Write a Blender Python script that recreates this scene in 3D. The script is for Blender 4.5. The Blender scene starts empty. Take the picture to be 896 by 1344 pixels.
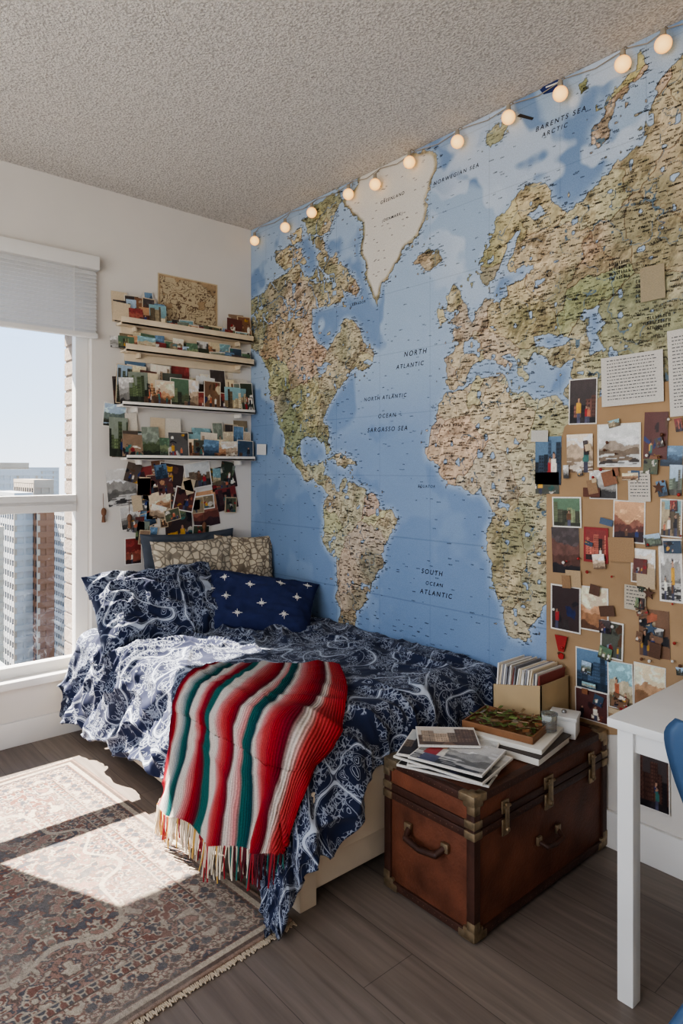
import bpy, bmesh, math, random
import numpy as np
from mathutils import Vector, Matrix, noise
random.seed(7); np.random.seed(7)
scene = bpy.context.scene
COL = scene.collection

# ------------------------------------------------------------------ helpers
CAM = (3.20, -2.10, 1.24); F = (-0.7547, 0.6561); R = (0.6561, 0.7547); FP = 872.0
def ray(u, v):
    a = (u-448)/FP
    return (F[0]+R[0]*a, F[1]+R[1]*a, -(v-615)/FP)
def on_y(u, v, y=0.0):          # photo measurement -> point of the map wall
    d = ray(u, v); t = (y-CAM[1])/d[1]
    return (CAM[0]+t*d[0], CAM[2]+t*d[2])
def on_x(u, v, x=0.0):          # photo measurement -> point of the window wall
    d = ray(u, v); t = (x-CAM[0])/d[0]
    return (CAM[1]+t*d[1], CAM[2]+t*d[2])
def lin(c):
    c = np.asarray(c, dtype=float)
    if c.max() > 1.0: c = c/255.0
    return np.where(c <= 0.04045, c/12.92, ((c+0.055)/1.055)**2.4)
def L(r, g, b): 
    x = lin((r/255, g/255, b/255)); return (float(x[0]), float(x[1]), float(x[2]), 1.0)

def new_mat(name):
    m = bpy.data.materials.new(name); m.use_nodes = True
    nt = m.node_tree; b = nt.nodes['Principled BSDF']
    return m, nt, b
def node(nt, typ, **kw):
    n = nt.nodes.new(typ)
    for k, v in kw.items():
        if k in n.inputs: n.inputs[k].default_value = v
        else: setattr(n, k, v)
    return n
def ramp(nt, stops, interp='LINEAR'):
    r = nt.nodes.new('ShaderNodeValToRGB'); cr = r.color_ramp; cr.interpolation = interp
    while len(cr.elements) > 1: cr.elements.remove(cr.elements[-1])
    cr.elements[0].position = stops[0][0]; cr.elements[0].color = stops[0][1]
    for p, c in stops[1:]:
        e = cr.elements.new(p); e.color = c
    return r
def g_(v): return (v, v, v, 1)
def mat(name, c, rough=0.6, metal=0.0, var=0.12, scale=12, bump=0.0, bscale=80, spec=0.4):
    m, nt, b = new_mat(name)
    tc = node(nt, 'ShaderNodeTexCoord')
    n = node(nt, 'ShaderNodeTexNoise', Scale=scale, Detail=6.0)
    nt.links.new(tc.outputs['Object'], n.inputs['Vector'])
    lo = tuple(max(0, x*(1-var)) for x in c[:3])+(1,); hi = tuple(min(1, x*(1+var)) for x in c[:3])+(1,)
    r = ramp(nt, [(0.3, lo), (0.7, hi)])
    nt.links.new(n.outputs['Fac'], r.inputs['Fac']); nt.links.new(r.outputs['Color'], b.inputs['Base Color'])
    b.inputs['Roughness'].default_value = rough; b.inputs['Metallic'].default_value = metal
    b.inputs['Specular IOR Level'].default_value = spec
    if bump > 0:
        n2 = node(nt, 'ShaderNodeTexNoise', Scale=bscale, Detail=4.0)
        nt.links.new(tc.outputs['Object'], n2.inputs['Vector'])
        bp = node(nt, 'ShaderNodeBump', Strength=bump, Distance=0.01)
        nt.links.new(n2.outputs['Fac'], bp.inputs['Height']); nt.links.new(bp.outputs['Normal'], b.inputs['Normal'])
    return m
def attr_mat(name, rough=0.5, nscale=150, namt=0.25, bump=0.0, bscale=300, spec=0.4):
    m, nt, b = new_mat(name)
    a = node(nt, 'ShaderNodeAttribute', attribute_name='Col')
    tc = node(nt, 'ShaderNodeTexCoord')
    n = node(nt, 'ShaderNodeTexNoise', Scale=nscale, Detail=3.0)
    nt.links.new(tc.outputs['Object'], n.inputs['Vector'])
    mr = node(nt, 'ShaderNodeMapRange'); mr.inputs[1].default_value = 0.3; mr.inputs[2].default_value = 0.7
    mr.inputs[3].default_value = 1-namt; mr.inputs[4].default_value = 1+namt
    nt.links.new(n.outputs['Fac'], mr.inputs[0])
    mx = node(nt, 'ShaderNodeVectorMath', operation='SCALE')
    nt.links.new(a.outputs['Color'], mx.inputs[0]); nt.links.new(mr.outputs[0], mx.inputs['Scale'])
    nt.links.new(mx.outputs[0], b.inputs['Base Color'])
    b.inputs['Roughness'].default_value = rough; b.inputs['Specular IOR Level'].default_value = spec
    if bump > 0:
        n2 = node(nt, 'ShaderNodeTexNoise', Scale=bscale, Detail=3.0)
        nt.links.new(tc.outputs['Object'], n2.inputs['Vector'])
        bp = node(nt, 'ShaderNodeBump', Strength=bump, Distance=0.004)
        nt.links.new(n2.outputs['Fac'], bp.inputs['Height']); nt.links.new(bp.outputs['Normal'], b.inputs['Normal'])
    return m

class Asm:
    """collects parts into ONE mesh object with several materials"""
    def __init__(s, name): s.name = name; s.bm = bmesh.new(); s.mats = []
    def mi(s, m):
        if m not in s.mats: s.mats.append(m)
        return s.mats.index(m)
    def _merge(s, tb, m, smooth=False):
        i = s.mi(m)
        for f in tb.faces: f.material_index = i; f.smooth = smooth
        me = bpy.data.meshes.new('t'); tb.to_mesh(me); tb.free(); s.bm.from_mesh(me); bpy.data.meshes.remove(me)
    def box(s, c, size, m, rot=None, bevel=0.0, seg=2, smooth=False):
        tb = bmesh.new(); bmesh.ops.create_cube(tb, size=1.0)
        bmesh.ops.scale(tb, vec=size, verts=tb.verts)
        if bevel > 0: bmesh.ops.bevel(tb, geom=list(tb.edges), offset=bevel, segments=seg, affect='EDGES', profile=0.6)
        M = Matrix.Translation(c)
        if rot is not None: M = M @ rot.to_4x4()
        bmesh.ops.transform(tb, matrix=M, verts=tb.verts); s._merge(tb, m, smooth); return s
    def bb(s, x0, x1, y0, y1, z0, z1, m, bevel=0.0, seg=2):
        return s.box(((x0+x1)/2, (y0+y1)/2, (z0+z1)/2), (x1-x0, y1-y0, z1-z0), m, bevel=bevel, seg=seg)
    def cyl(s, p0, p1, r0, r1, m, seg=16, cap=True):
        p0 = Vector(p0); p1 = Vector(p1); d = p1-p0
        tb = bmesh.new(); bmesh.ops.create_cone(tb, cap_ends=cap, segments=seg, radius1=r0, radius2=r1, depth=d.length)
        M = Matrix.Translation((p0+p1)/2) @ d.to_track_quat('Z', 'Y').to_matrix().to_4x4()
        bmesh.ops.transform(tb, matrix=M, verts=tb.verts); s._merge(tb, m, True); return s
    def sph(s, c, r, m, sc=(1, 1, 1), seg=20):
        tb = bmesh.new(); bmesh.ops.create_uvsphere(tb, u_segments=seg, v_segments=seg//2+2, radius=r)
        M = Matrix.Translation(c) @ Matrix.Diagonal((*sc, 1))
        bmesh.ops.transform(tb, matrix=M, verts=tb.verts); s._merge(tb, m, True); return s
    def tube(s, pts, r, m, seg=8):
        for a, b in zip(pts[:-1], pts[1:]):
            if (Vector(a)-Vector(b)).length > 1e-5: s.cyl(a, b, r, r, m, seg)
        for p in pts[1:-1]: s.sph(p, r, m, seg=8)
        return s
    def prism(s, pts, off, m):
        tb = bmesh.new(); off = Vector(off)
        a = [tb.verts.new(p) for p in pts]; b = [tb.verts.new(Vector(p)+off) for p in pts]
        tb.faces.new(a); tb.faces.new(b[::-1]); n = len(a)
        for i in range(n): tb.faces.new([a[i], b[i], b[(i+1) % n], a[(i+1) % n]])
        bmesh.ops.recalc_face_normals(tb, faces=tb.faces); s._merge(tb, m); return s
    def done(s):
        me = bpy.data.meshes.new(s.name); s.bm.to_mesh(me); s.bm.free()
        for m in s.mats: me.materials.append(m)
        try: me.set_sharp_from_angle(angle=math.radians(40))
        except Exception: pass
        o = bpy.data.objects.new(s.name, me); COL.objects.link(o); return o

def raw_mesh(name, co, quads, cols=None, m=None, smooth=False, uv=None, parent=None):
    co = np.asarray(co, dtype=np.float32).reshape(-1, 3); quads = np.asarray(quads, dtype=np.int32).reshape(-1, 4)
    me = bpy.data.meshes.new(name)
    me.vertices.add(len(co)); me.vertices.foreach_set('co', co.ravel())
    me.loops.add(quads.size); me.loops.foreach_set('vertex_index', quads.ravel())
    me.polygons.add(len(quads)); me.polygons.foreach_set('loop_start', np.arange(0, quads.size, 4, dtype=np.int32))
    me.update(calc_edges=True)
    if cols is not None:
        ca = me.color_attributes.new('Col', 'FLOAT_COLOR', 'POINT')
        c4 = np.ones((len(co), 4), dtype=np.float32); c4[:, :3] = np.asarray(cols, dtype=np.float32).reshape(-1, 3)
        ca.data.foreach_set('color', c4.ravel())
    if uv is not None:
        ul = me.uv_layers.new(name='UVMap'); uvv = np.asarray(uv, dtype=np.float32).reshape(-1, 2)[quads.ravel()]
        ul.data.foreach_set('uv', uvv.ravel())
    if smooth: me.polygons.foreach_set('use_smooth', np.ones(len(quads), dtype=bool))
    if m: me.materials.append(m)
    me.validate()
    o = bpy.data.objects.new(name, me); COL.objects.link(o)
    if parent: o.parent = parent
    return o
def grid_quads(nu, nv):
    i = np.arange(nv-1)[:, None]*nu+np.arange(nu-1)[None, :]
    return np.stack([i, i+1, i+1+nu, i+nu], -1).reshape(-1, 4)

_T = {}
def vnoise(X, Y, scale, seed):
    if seed not in _T: _T[seed] = np.random.RandomState(seed).rand(256, 256)
    T = _T[seed]
    x = X*scale+1000; y = Y*scale+1000
    xi = np.floor(x).astype(int); yi = np.floor(y).astype(int); fx = x-xi; fy = y-yi
    fx = fx*fx*(3-2*fx); fy = fy*fy*(3-2*fy)
    a = T[xi & 255, yi & 255]; b = T[(xi+1) & 255, yi & 255]; c = T[xi & 255, (yi+1) & 255]; d = T[(xi+1) & 255, (yi+1) & 255]
    return (a*(1-fx)+b*fx)*(1-fy)+(c*(1-fx)+d*fx)*fy
def fbm(X, Y, scale, seed, octv=4):
    s = 0; amp = 1; tot = 0
    for k in range(octv): s = s+amp*vnoise(X, Y, scale*2**k, seed+k); tot += amp; amp *= 0.5
    return s/tot

# ------------------------------------------------------------------ materials
m_wall = mat('wall_paint', L(214, 209, 202), 0.85, var=0.03, scale=3, bump=0.05, bscale=200)
m_trim = mat('white_trim', L(222, 220, 216), 0.5, var=0.02)
m_white = mat('white_lacquer', L(220, 220, 218), 0.4, var=0.02)
m_shelf = mat('shelf_white', L(230, 226, 218), 0.5, var=0.03)
m_cream = mat('shelf_cream', L(216, 200, 174), 0.6, var=0.1)
m_frame = mat('bed_pale_wood', L(204, 190, 170), 0.6, var=0.08, scale=6)
m_matt = mat('mattress_cloth', L(225, 222, 216), 0.9)
m_leath = mat('trunk_leather', L(98, 58, 42), 0.5, var=0.42, scale=10, bump=0.2, bscale=120, spec=.3)
m_leathd = mat('trunk_dark_edge', L(62, 38, 30), 0.5, var=0.35, scale=14, bump=0.15)
m_brass = mat('aged_brass', L(154, 136, 110), 0.42, 0.85, var=0.35, scale=50)
m_kraft = mat('kraft_paper', L(160, 132, 100), 0.85, var=0.14, scale=5, bump=0.08)
m_card = mat('cardboard', L(176, 152, 116), 0.85, var=0.06)
m_paper = mat('white_paper', L(218, 214, 204), 0.8, var=0.04)
m_wood = mat('tray_wood', L(120, 82, 52), 0.5, var=0.2, scale=20)
m_green = mat('dried_leaves', L(96, 110, 58), 0.7, var=0.3, scale=60)
m_blue = mat('blue_plastic', L(62, 88, 120), 0.35, var=0.03)
m_black = mat('ink_black', L(36, 33, 34), 0.8, var=0.02)
m_metal = mat('grey_metal', L(150, 150, 150), 0.35, 0.9, var=0.05)
m_photo = attr_mat('printed_photo', 0.4, 320, 0.15)
m_mural = attr_mat('printed_wall_mural', 0.75, 300, 0.12, spec=0.2)

def glass_mat():
    m = bpy.data.materials.new('window_glass'); m.use_nodes = True; nt = m.node_tree; nt.nodes.clear()
    o = node(nt, 'ShaderNodeOutputMaterial'); t = node(nt, 'ShaderNodeBsdfTransparent'); g = node(nt, 'ShaderNodeBsdfGlossy', Roughness=0.02)
    mx = node(nt, 'ShaderNodeMixShader'); mx.inputs[0].default_value = 0.04
    nt.links.new(t.outputs[0], mx.inputs[1]); nt.links.new(g.outputs[0], mx.inputs[2]); nt.links.new(mx.outputs[0], o.inputs[0])
    return m
m_glass = glass_mat()

def ceiling_mat():
    m, nt, b = new_mat('popcorn_ceiling'); tc = node(nt, 'ShaderNodeTexCoord')
    n = node(nt, 'ShaderNodeTexNoise', Scale=110.0, Detail=4.0, Roughness=0.6)
    v = node(nt, 'ShaderNodeTexVoronoi', Scale=130.0)
    nt.links.new(tc.outputs['Object'], n.inputs['Vector']); nt.links.new(tc.outputs['Object'], v.inputs['Vector'])
    ad = node(nt, 'ShaderNodeMath', operation='SUBTRACT'); nt.links.new(n.outputs['Fac'], ad.inputs[0])
    ml = node(nt, 'ShaderNodeMath', operation='MULTIPLY'); ml.inputs[1].default_value = 0.5
    nt.links.new(v.outputs['Distance'], ml.inputs[0]); nt.links.new(ml.outputs[0], ad.inputs[1])
    r = ramp(nt, [(0.05, L(176, 171, 165)), (0.4, L(222, 217, 210))]); nt.links.new(ad.outputs[0], r.inputs['Fac'])
    nt.links.new(r.outputs['Color'], b.inputs['Base Color']); b.inputs['Roughness'].default_value = 0.95
    bp = node(nt, 'ShaderNodeBump', Strength=0.9, Distance=0.008); nt.links.new(ad.outputs[0], bp.inputs['Height'])
    nt.links.new(bp.outputs['Normal'], b.inputs['Normal']); return m
def floor_mat():
    m, nt, b = new_mat('laminate_floor'); tc = node(nt, 'ShaderNodeTexCoord')
    br = node(nt, 'ShaderNodeTexBrick', Scale=1.0); br.offset = 0.37
    br.inputs['Color1'].default_value = L(126, 115, 106); br.inputs['Color2'].default_value = L(111, 100, 92)
    br.inputs['Mortar'].default_value = L(78, 70, 64); br.inputs['Mortar Size'].default_value = 0.001
    br.inputs['Brick Width'].default_value = 1.25; br.inputs['Row Height'].default_value = 0.17
    nt.links.new(tc.outputs['Object'], br.inputs['Vector'])
    mp = node(nt, 'ShaderNodeMapping'); mp.inputs['Scale'].default_value = (2.5, 45, 1)
    nt.links.new(tc.outputs['Object'], mp.inputs['Vector'])
    n = node(nt, 'ShaderNodeTexNoise', Scale=1.0, Detail=8.0, Distortion=0.6); nt.links.new(mp.outputs[0], n.inputs['Vector'])
    r = ramp(nt, [(0.25, (0.64, 0.62, 0.61, 1)), (0.75, (1.18, 1.18, 1.18, 1))]); nt.links.new(n.outputs['Fac'], r.inputs['Fac'])
    mx = node(nt, 'ShaderNodeMix', data_type='RGBA', blend_type='MULTIPLY'); mx.inputs[0].default_value = 1
    nt.links.new(br.outputs['Color'], mx.inputs[6]); nt.links.new(r.outputs['Color'], mx.inputs[7])
    nt.links.new(mx.outputs[2], b.inputs['Base Color']); b.inputs['Roughness'].default_value = 0.5
    return m
def duvet_mat(name, navy, white, sc=1.0):
    m, nt, b = new_mat(name); uv = node(nt, 'ShaderNodeTexCoord')
    mp = node(nt, 'ShaderNodeMapping'); mp.inputs['Scale'].default_value = (sc, sc, sc); nt.links.new(uv.outputs['UV'], mp.inputs['Vector'])
    def warp(scale, amt, det=1.0):
        n = node(nt, 'ShaderNodeTexNoise', Scale=scale, Detail=det); nt.links.new(mp.outputs[0], n.inputs['Vector'])
        s = node(nt, 'ShaderNodeVectorMath', operation='SUBTRACT'); nt.links.new(n.outputs['Color'], s.inputs[0]); s.inputs[1].default_value = (.5, .5, .5)
        k = node(nt, 'ShaderNodeVectorMath', operation='SCALE'); nt.links.new(s.outputs[0], k.inputs[0]); k.inputs['Scale'].default_value = amt
        a = node(nt, 'ShaderNodeVectorMath', operation='ADD'); nt.links.new(mp.outputs[0], a.inputs[0]); nt.links.new(k.outputs[0], a.inputs[1]); return a
    # A: long meandering stems = contour lines of a soft noise
    n1 = node(nt, 'ShaderNodeTexNoise', Scale=4.2, Detail=0.0, Distortion=0.45); nt.links.new(mp.outputs[0], n1.inputs['Vector'])
    s1 = node(nt, 'ShaderNodeMath', operation='SUBTRACT'); nt.links.new(n1.outputs['Fac'], s1.inputs[0]); s1.inputs[1].default_value = .5
    a1 = node(nt, 'ShaderNodeMath', operation='ABSOLUTE'); nt.links.new(s1.outputs[0], a1.inputs[0])
    r1 = ramp(nt, [(0.0, g_(1)), (0.008, g_(1)), (0.010, g_(0.05)), (0.016, g_(0.05)), (0.018, g_(.7)), (0.021, g_(.7)), (0.023, g_(0)), (.098, g_(0)), (.10, g_(.7)), (.104, g_(.7)), (.106, g_(0))]); nt.links.new(a1.outputs[0], r1.inputs['Fac'])
    # B: ringed paisley blossoms
    w1 = warp(16.0, 0.07)
    v2 = node(nt, 'ShaderNodeTexVoronoi', Scale=15.0); nt.links.new(w1.outputs[0], v2.inputs['Vector'])
    r2 = ramp(nt, [(0.0, g_(.8)), (.05, g_(.8)), (.065, g_(0)), (.14, g_(0)), (.15, g_(.7)), (.18, g_(.7)), (.19, g_(0)), (.27, g_(0)), (.28, g_(.55)), (.305, g_(.55)), (.315, g_(0))]); nt.links.new(v2.outputs['Distance'], r2.inputs['Fac'])
    # C: fine leaf veins
    w2 = warp(30.0, 0.05)
    v3 = node(nt, 'ShaderNodeTexVoronoi', Scale=46.0, feature='DISTANCE_TO_EDGE'); nt.links.new(w2.outputs[0], v3.inputs['Vector'])
    r3 = ramp(nt, [(0.0, g_(.6)), (0.06, g_(.55)), (0.09, g_(0))]); nt.links.new(v3.outputs['Distance'], r3.inputs['Fac'])
    nm = node(nt, 'ShaderNodeTexNoise', Scale=11.0, Detail=1.0); nt.links.new(mp.outputs[0], nm.inputs['Vector'])
    rm = ramp(nt, [(0.46, g_(0)), (0.49, g_(1))]); nt.links.new(nm.outputs['Fac'], rm.inputs['Fac'])
    mk = node(nt, 'ShaderNodeMix', data_type='RGBA', blend_type='MULTIPLY'); mk.inputs[0].default_value = 1; nt.links.new(rm.outputs['Color'], mk.inputs[6]); nt.links.new(r3.outputs['Color'], mk.inputs[7])
    mx = node(nt, 'ShaderNodeMix', data_type='RGBA', blend_type='LIGHTEN'); mx.inputs[0].default_value = 1
    nt.links.new(r1.outputs['Color'], mx.inputs[6]); nt.links.new(mk.outputs[2], mx.inputs[7])
    mx2 = node(nt, 'ShaderNodeMix', data_type='RGBA', blend_type='LIGHTEN'); mx2.inputs[0].default_value = 1
    nt.links.new(mx.outputs[2], mx2.inputs[6]); nt.links.new(r2.outputs['Color'], mx2.inputs[7])
    fin = node(nt, 'ShaderNodeMix', data_type='RGBA'); nt.links.new(mx2.outputs[2], fin.inputs[0])
    fin.inputs[6].default_value = navy; fin.inputs[7].default_value = white
    nt.links.new(fin.outputs[2], b.inputs['Base Color']); b.inputs['Roughness'].default_value = 0.85
    b.inputs['Sheen Weight'].default_value = 0.1; b.inputs['Specular IOR Level'].default_value = 0.2
    return m
def stripe_mat():
    m, nt, b = new_mat('serape_stripes'); uv = node(nt, 'ShaderNodeTexCoord'); sx = node(nt, 'ShaderNodeSeparateXYZ')
    nt.links.new(uv.outputs['UV'], sx.inputs[0])
    red = L(146, 26, 38); dred = L(86, 18, 32); pink = L(192, 122, 120); cream = L(204, 195, 184); teal = L(24, 88, 84); dteal = L(20, 56, 64); grey = L(132, 140, 142); coral = L(174, 64, 64)
    # ombre serape: colours fade into each other
    seq = [(0, dred), (.03, red), (.055, cream), (.09, grey), (.115, teal), (.15, dteal), (.165, cream), (.20, cream), (.225, pink), (.26, red), (.30, dred), (.315, teal), (.36, teal), (.375, cream), (.42, cream), (.45, pink), (.49, coral), (.53, red), (.56, dred), (.575, cream), (.61, pink), (.625, teal), (.67, dteal), (.69, cream), (.72, pink), (.76, coral), (.82, red), (.87, dred), (.89, cream), (.915, coral), (1, red)]
    r = ramp(nt, seq)
    nt.links.new(sx.outputs[0], r.inputs['Fac'])
    wv = node(nt, 'ShaderNodeTexWave', Scale=30.0, Distortion=0.5); wv.bands_direction = 'X'; nt.links.new(uv.outputs['UV'], wv.inputs['Vector'])
    mr = node(nt, 'ShaderNodeMapRange'); mr.inputs[3].default_value = 0.70; mr.inputs[4].default_value = 1.12; nt.links.new(wv.outputs['Fac'], mr.inputs[0])
    n = node(nt, 'ShaderNodeTexNoise', Scale=140.0, Detail=2.0); nt.links.new(uv.outputs['UV'], n.inputs['Vector'])
    mr2 = node(nt, 'ShaderNodeMapRange'); mr2.inputs[1].default_value = .3; mr2.inputs[2].default_value = .7; mr2.inputs[3].default_value = 0.8; mr2.inputs[4].default_value = 1.15; nt.links.new(n.outputs['Fac'], mr2.inputs[0])
    mm = node(nt, 'ShaderNodeMath', operation='MULTIPLY'); nt.links.new(mr.outputs[0], mm.inputs[0]); nt.links.new(mr2.outputs[0], mm.inputs[1])
    sc = node(nt, 'ShaderNodeVectorMath', operation='SCALE'); nt.links.new(r.outputs['Color'], sc.inputs[0]); nt.links.new(mm.outputs[0], sc.inputs['Scale'])
    nt.links.new(sc.outputs[0], b.inputs['Base Color']); b.inputs['Roughness'].default_value = 0.95; b.inputs['Specular IOR Level'].default_value = 0.1
    bp = node(nt, 'ShaderNodeBump', Strength=0.6, Distance=0.004); nt.links.new(wv.outputs['Fac'], bp.inputs['Height']); nt.links.new(bp.outputs['Normal'], b.inputs['Normal'])
    return m
m_ceil = ceiling_mat(); m_floor = floor_mat()
m_duvet = duvet_mat('duvet_print', L(29, 36, 62), L(172, 180, 194), 1.45)
m_serape = stripe_mat()

# ------------------------------------------------------------------ room shell
XR, YB, H = 4.3, -3.4, 2.6
WY0, WY1, WZ0, WZ1 = -2.12, -0.91, 0.29, 2.21
Asm('floor').bb(-0.3, XR+0.1, YB-0.1, 0.1, -0.1, 0, m_floor).done()
Asm('ceiling').bb(-0.3, XR+0.1, YB-0.1, 0.1, H, H+0.12, m_ceil).done()
a = Asm('wall_window')
a.bb(-0.1, 0, WY1, 0.1, 0, H, m_wall); a.bb(-0.1, 0, YB-0.1, WY0, 0, H, m_wall)
a.bb(-0.1, 0, WY0, WY1, 0, WZ0, m_wall); a.bb(-0.1, 0, WY0, WY1, WZ1, H, m_wall); a.done()
Asm('wall_mural').bb(0, XR, 0, 0.1, 0, H, m_wall).done()
Asm('wall_right').bb(XR, XR+0.1, YB, 0, 0, H, m_wall).done()
a = Asm('wall_back')   # large opening added behind the camera so sky light fills the room
a.bb(0, 0.9, YB-0.1, YB, 0, H, m_wall); a.bb(3.6, XR, YB-0.1, YB, 0, H, m_wall)
a.bb(0.9, 3.6, YB-0.1, YB, 0, 0.5, m_wall); a.bb(0.9, 3.6, YB-0.1, YB, 2.35, H, m_wall); a.done()
a = Asm('added_back_window')  # frame of the added opening, out of view
for x in (0.92, 2.25, 3.58): a.bb(x-0.03, x+0.03, YB-0.08, YB-0.02, 0.5, 2.35, m_trim, 0.004)
a.bb(0.9, 3.6, YB-0.08, YB-0.02, 0.5, 0.56, m_trim); a.bb(0.9, 3.6, YB-0.08, YB-0.02, 2.29, 2.35, m_trim); a.done()
m_brick = mat('pale_brick', L(146, 132, 120), 0.9, var=0.15, scale=30, bump=0.4, bscale=60)
a = Asm('wall_exterior')
a.bb(-0.3, -0.1, WY1-0.02, 0.4, -3, 3.2, m_brick); a.bb(-0.3, -0.1, -3.6, WY0+0.02, -3, 3.2, m_brick)
a.bb(-0.3, -0.1, WY0, WY1, -3, WZ0-0.02, m_brick); a.bb(-0.3, -0.1, WY0, WY1, WZ1+0.02, 3.2, m_brick); 
for i in range(26): a.bb(-0.304, -0.1, WY1-0.026, WY1-0.02, WZ0+i*0.075, WZ0+i*0.075+0.062, m_brick)
a.done()
Asm('sun_block_slab').bb(-0.93, -0.3, -3.2, 0.4, 2.62, 2.78, m_wall).done()  # unseen overhang, added to cut off the sun patch on the rug
a = Asm('window_1'); fx0, fx1 = -0.095, -0.045; fw = 0.06
a.bb(fx0, fx1, WY1-fw, WY1, WZ0, WZ1, m_trim, 0.004); a.bb(fx0, fx1, WY0, WY0+fw, WZ0, WZ1, m_trim, 0.004)
a.bb(fx0, fx1, WY0, WY1, WZ0, WZ0+0.05, m_trim, 0.004); a.bb(fx0, fx1, WY0, WY1, WZ1-0.05, WZ1, m_trim, 0.004)
a.bb(fx0-0.0, fx1+0.012, WY0+fw, WY1-fw, 1.035, 1.115, m_trim, 0.004)
a.bb(fx1, fx1+0.012, WY0+fw, WY1-fw, 1.07, 1.085, m_trim)
a.bb(-0.072, -0.068, WY0+fw, WY1-fw, WZ0+0.05, WZ1-0.05, m_glass)
a.done()
a = Asm('window_sill'); a.bb(-0.09, 0.03, WY0-0.02, WY1+0.0, WZ0-0.03, WZ0+0.004, m_trim, 0.005); a.done()
a = Asm('window_blind')
a.bb(0.001, 0.055, WY0-0.01, WY1+0.02, 2.185, 2.25, m_trim, 0.006)
m_blind = mat('blind_fabric', L(220, 220, 220), 0.8, var=0.02)
for i in range(17):
    z = 2.18-i*0.0175
    a.box((0.028, (WY0+WY1)/2, z-0.008), (0.030, WY1-WY0+0.02, 0.0025), m_blind, Matrix.Rotation(math.radians(48), 3, 'Y'))
a.bb(0.012, 0.044, WY0-0.01, WY1+0.015, 1.862, 1.885, m_trim, 0.004)
a.tube([(0.05, WY1-0.1, 2.19), (0.05, WY1-0.1, 1.87)], 0.0012, m_trim, 6)
a.done()
a = Asm('baseboard_window'); a.bb(0, 0.014, YB, 0, 0, 0.11, m_trim, 0.004); a.done()
a = Asm('baseboard_mural'); a.bb(0.014, XR, -0.016, 0, 0, 0.12, m_trim, 0.004); a.done()

# ------------------------------------------------------------------ world map mural
def px(lst): return np.array([on_y(u, v) for u, v in lst])
NAm = px([(322,398),(345,386),(362,372),(375,358),(392,352),(405,362),(418,352),(430,366),(445,372),(450,392),(440,402),(428,398),(412,402),(407,425),(414,446),(428,458),(439,442),(448,430),(458,420),(470,432),(478,448),(490,466),(486,478),(470,482),(462,492),(452,506),(440,518),(432,532),(427,550),(432,572),(436,590),(430,590),(425,578),(413,572),(400,574),(392,584),(396,602),(406,615),(418,612),(425,604),(430,612),(424,624),(434,636),(446,640),(456,640),(450,650),(440,652),(424,642),(404,630),(388,612),(376,590),(366,560),(358,522),(352,490),(344,470),(332,458),(322,450)])
SAm = px([(438,645),(456,631),(475,638),(492,653),(510,668),(520,684),(516,702),(506,720),(502,742),(494,760),(484,776),(478,790),(469,802),(466,816),(474,828),(460,832),(448,816),(443,790),(445,765),(440,740),(428,715),(423,690),(425,665)])
GRL = px([(452,262),(470,236),(500,214),(530,202),(555,195),(573,200),(571,225),(563,255),(560,285),(548,310),(530,330),(516,350),(506,375),(496,402),(486,386),(480,355),(475,325),(478,300),(470,282),(455,275)])
ICE = px([(546,340),(560,330),(575,332),(578,348),(562,360),(550,355)])
ARC = [px(p) for p in ([(395,292),(420,268),(446,250),(452,264),(436,290),(427,312),(432,335),(420,330),(406,312)], [(360,336),(380,320),(396,326),(401,345),(382,354),(366,350)], [(415,338),(430,331),(446,345),(460,360),(474,380),(466,392),(450,382),(436,366),(420,352)], [(375,310),(392,300),(398,314),(385,322)])]
EUR = px([(584,470),(583,498),(596,506),(612,498),(622,482),(636,474),(646,468),(655,480),(668,494),(666,480),(657,466),(666,462),(676,475),(684,494),(693,488),(687,474),(698,467),(712,470),(718,482),(735,485),(750,480),(754,494),(748,520),(752,540),(764,570),(782,604),(800,594),(830,572),(846,546),(826,530),(806,512),(801,500),(816,506),(840,522),(870,530),(900,528),(930,560),(960,600),(985,560),(1020,520),(1100,520),(1250,500),(1300,450),(1300,150),(1200,40),(1000,30),(930,50),(900,62),(885,84),(868,110),(856,150),(846,170),(838,190),(816,208),(800,228),(784,240),(770,262),(752,262),(742,276),(730,262),(718,248),(705,240),(690,245),(672,262),(655,290),(640,320),(626,350),(630,372),(642,385),(650,372),(655,355),(660,330),(672,305),(682,300),(674,330),(668,350),(680,352),(695,345),(700,350),(682,362),(668,372),(665,392),(650,400),(638,395),(628,405),(618,415),(605,432),(592,442),(601,455)])
AFR = px([(585,517),(600,508),(625,500),(648,493),(664,495),(668,510),(688,516),(702,521),(715,514),(738,520),(744,545),(756,578),(768,603),(790,606),(802,604),(782,640),(760,665),(747,690),(743,720),(736,745),(726,770),(716,800),(705,822),(690,836),(670,833),(660,800),(652,765),(645,735),(643,705),(648,680),(640,655),(632,642),(615,648),(595,640),(575,622),(563,600),(565,575),(572,545)])
UK = px([(590,386),(600,374),(606,392),(612,410),(616,425),(600,433),(590,426),(598,410),(588,400)]); IRL = px([(577,406),(587,402),(589,418),(579,423)])
NZ = px([(778,190),(784,165),(800,135),(815,105),(835,74),(845,80),(832,105),(817,130),(804,155),(797,185),(786,196)])
SVB = px([(640,170),(655,160),(670,165),(657,186),(645,190)]); CUB = px([(430,597),(450,603),(466,612),(462,617),(445,611)])
FJ = px([(760,110),(775,100),(780,112),(768,120)])
SEAS = [px(p) for p in ([(700,440),(715,431),(735,440),(743,452),(725,457),(705,456)], [(764,410),(780,404),(786,425),(783,445),(793,462),(781,469),(770,450),(768,430)], [(412,482),(428,477),(437,486),(422,490)], [(700,372),(712,366),(714,376),(703,380)], [(690,285),(705,270),(716,285),(702,292)])]
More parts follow.
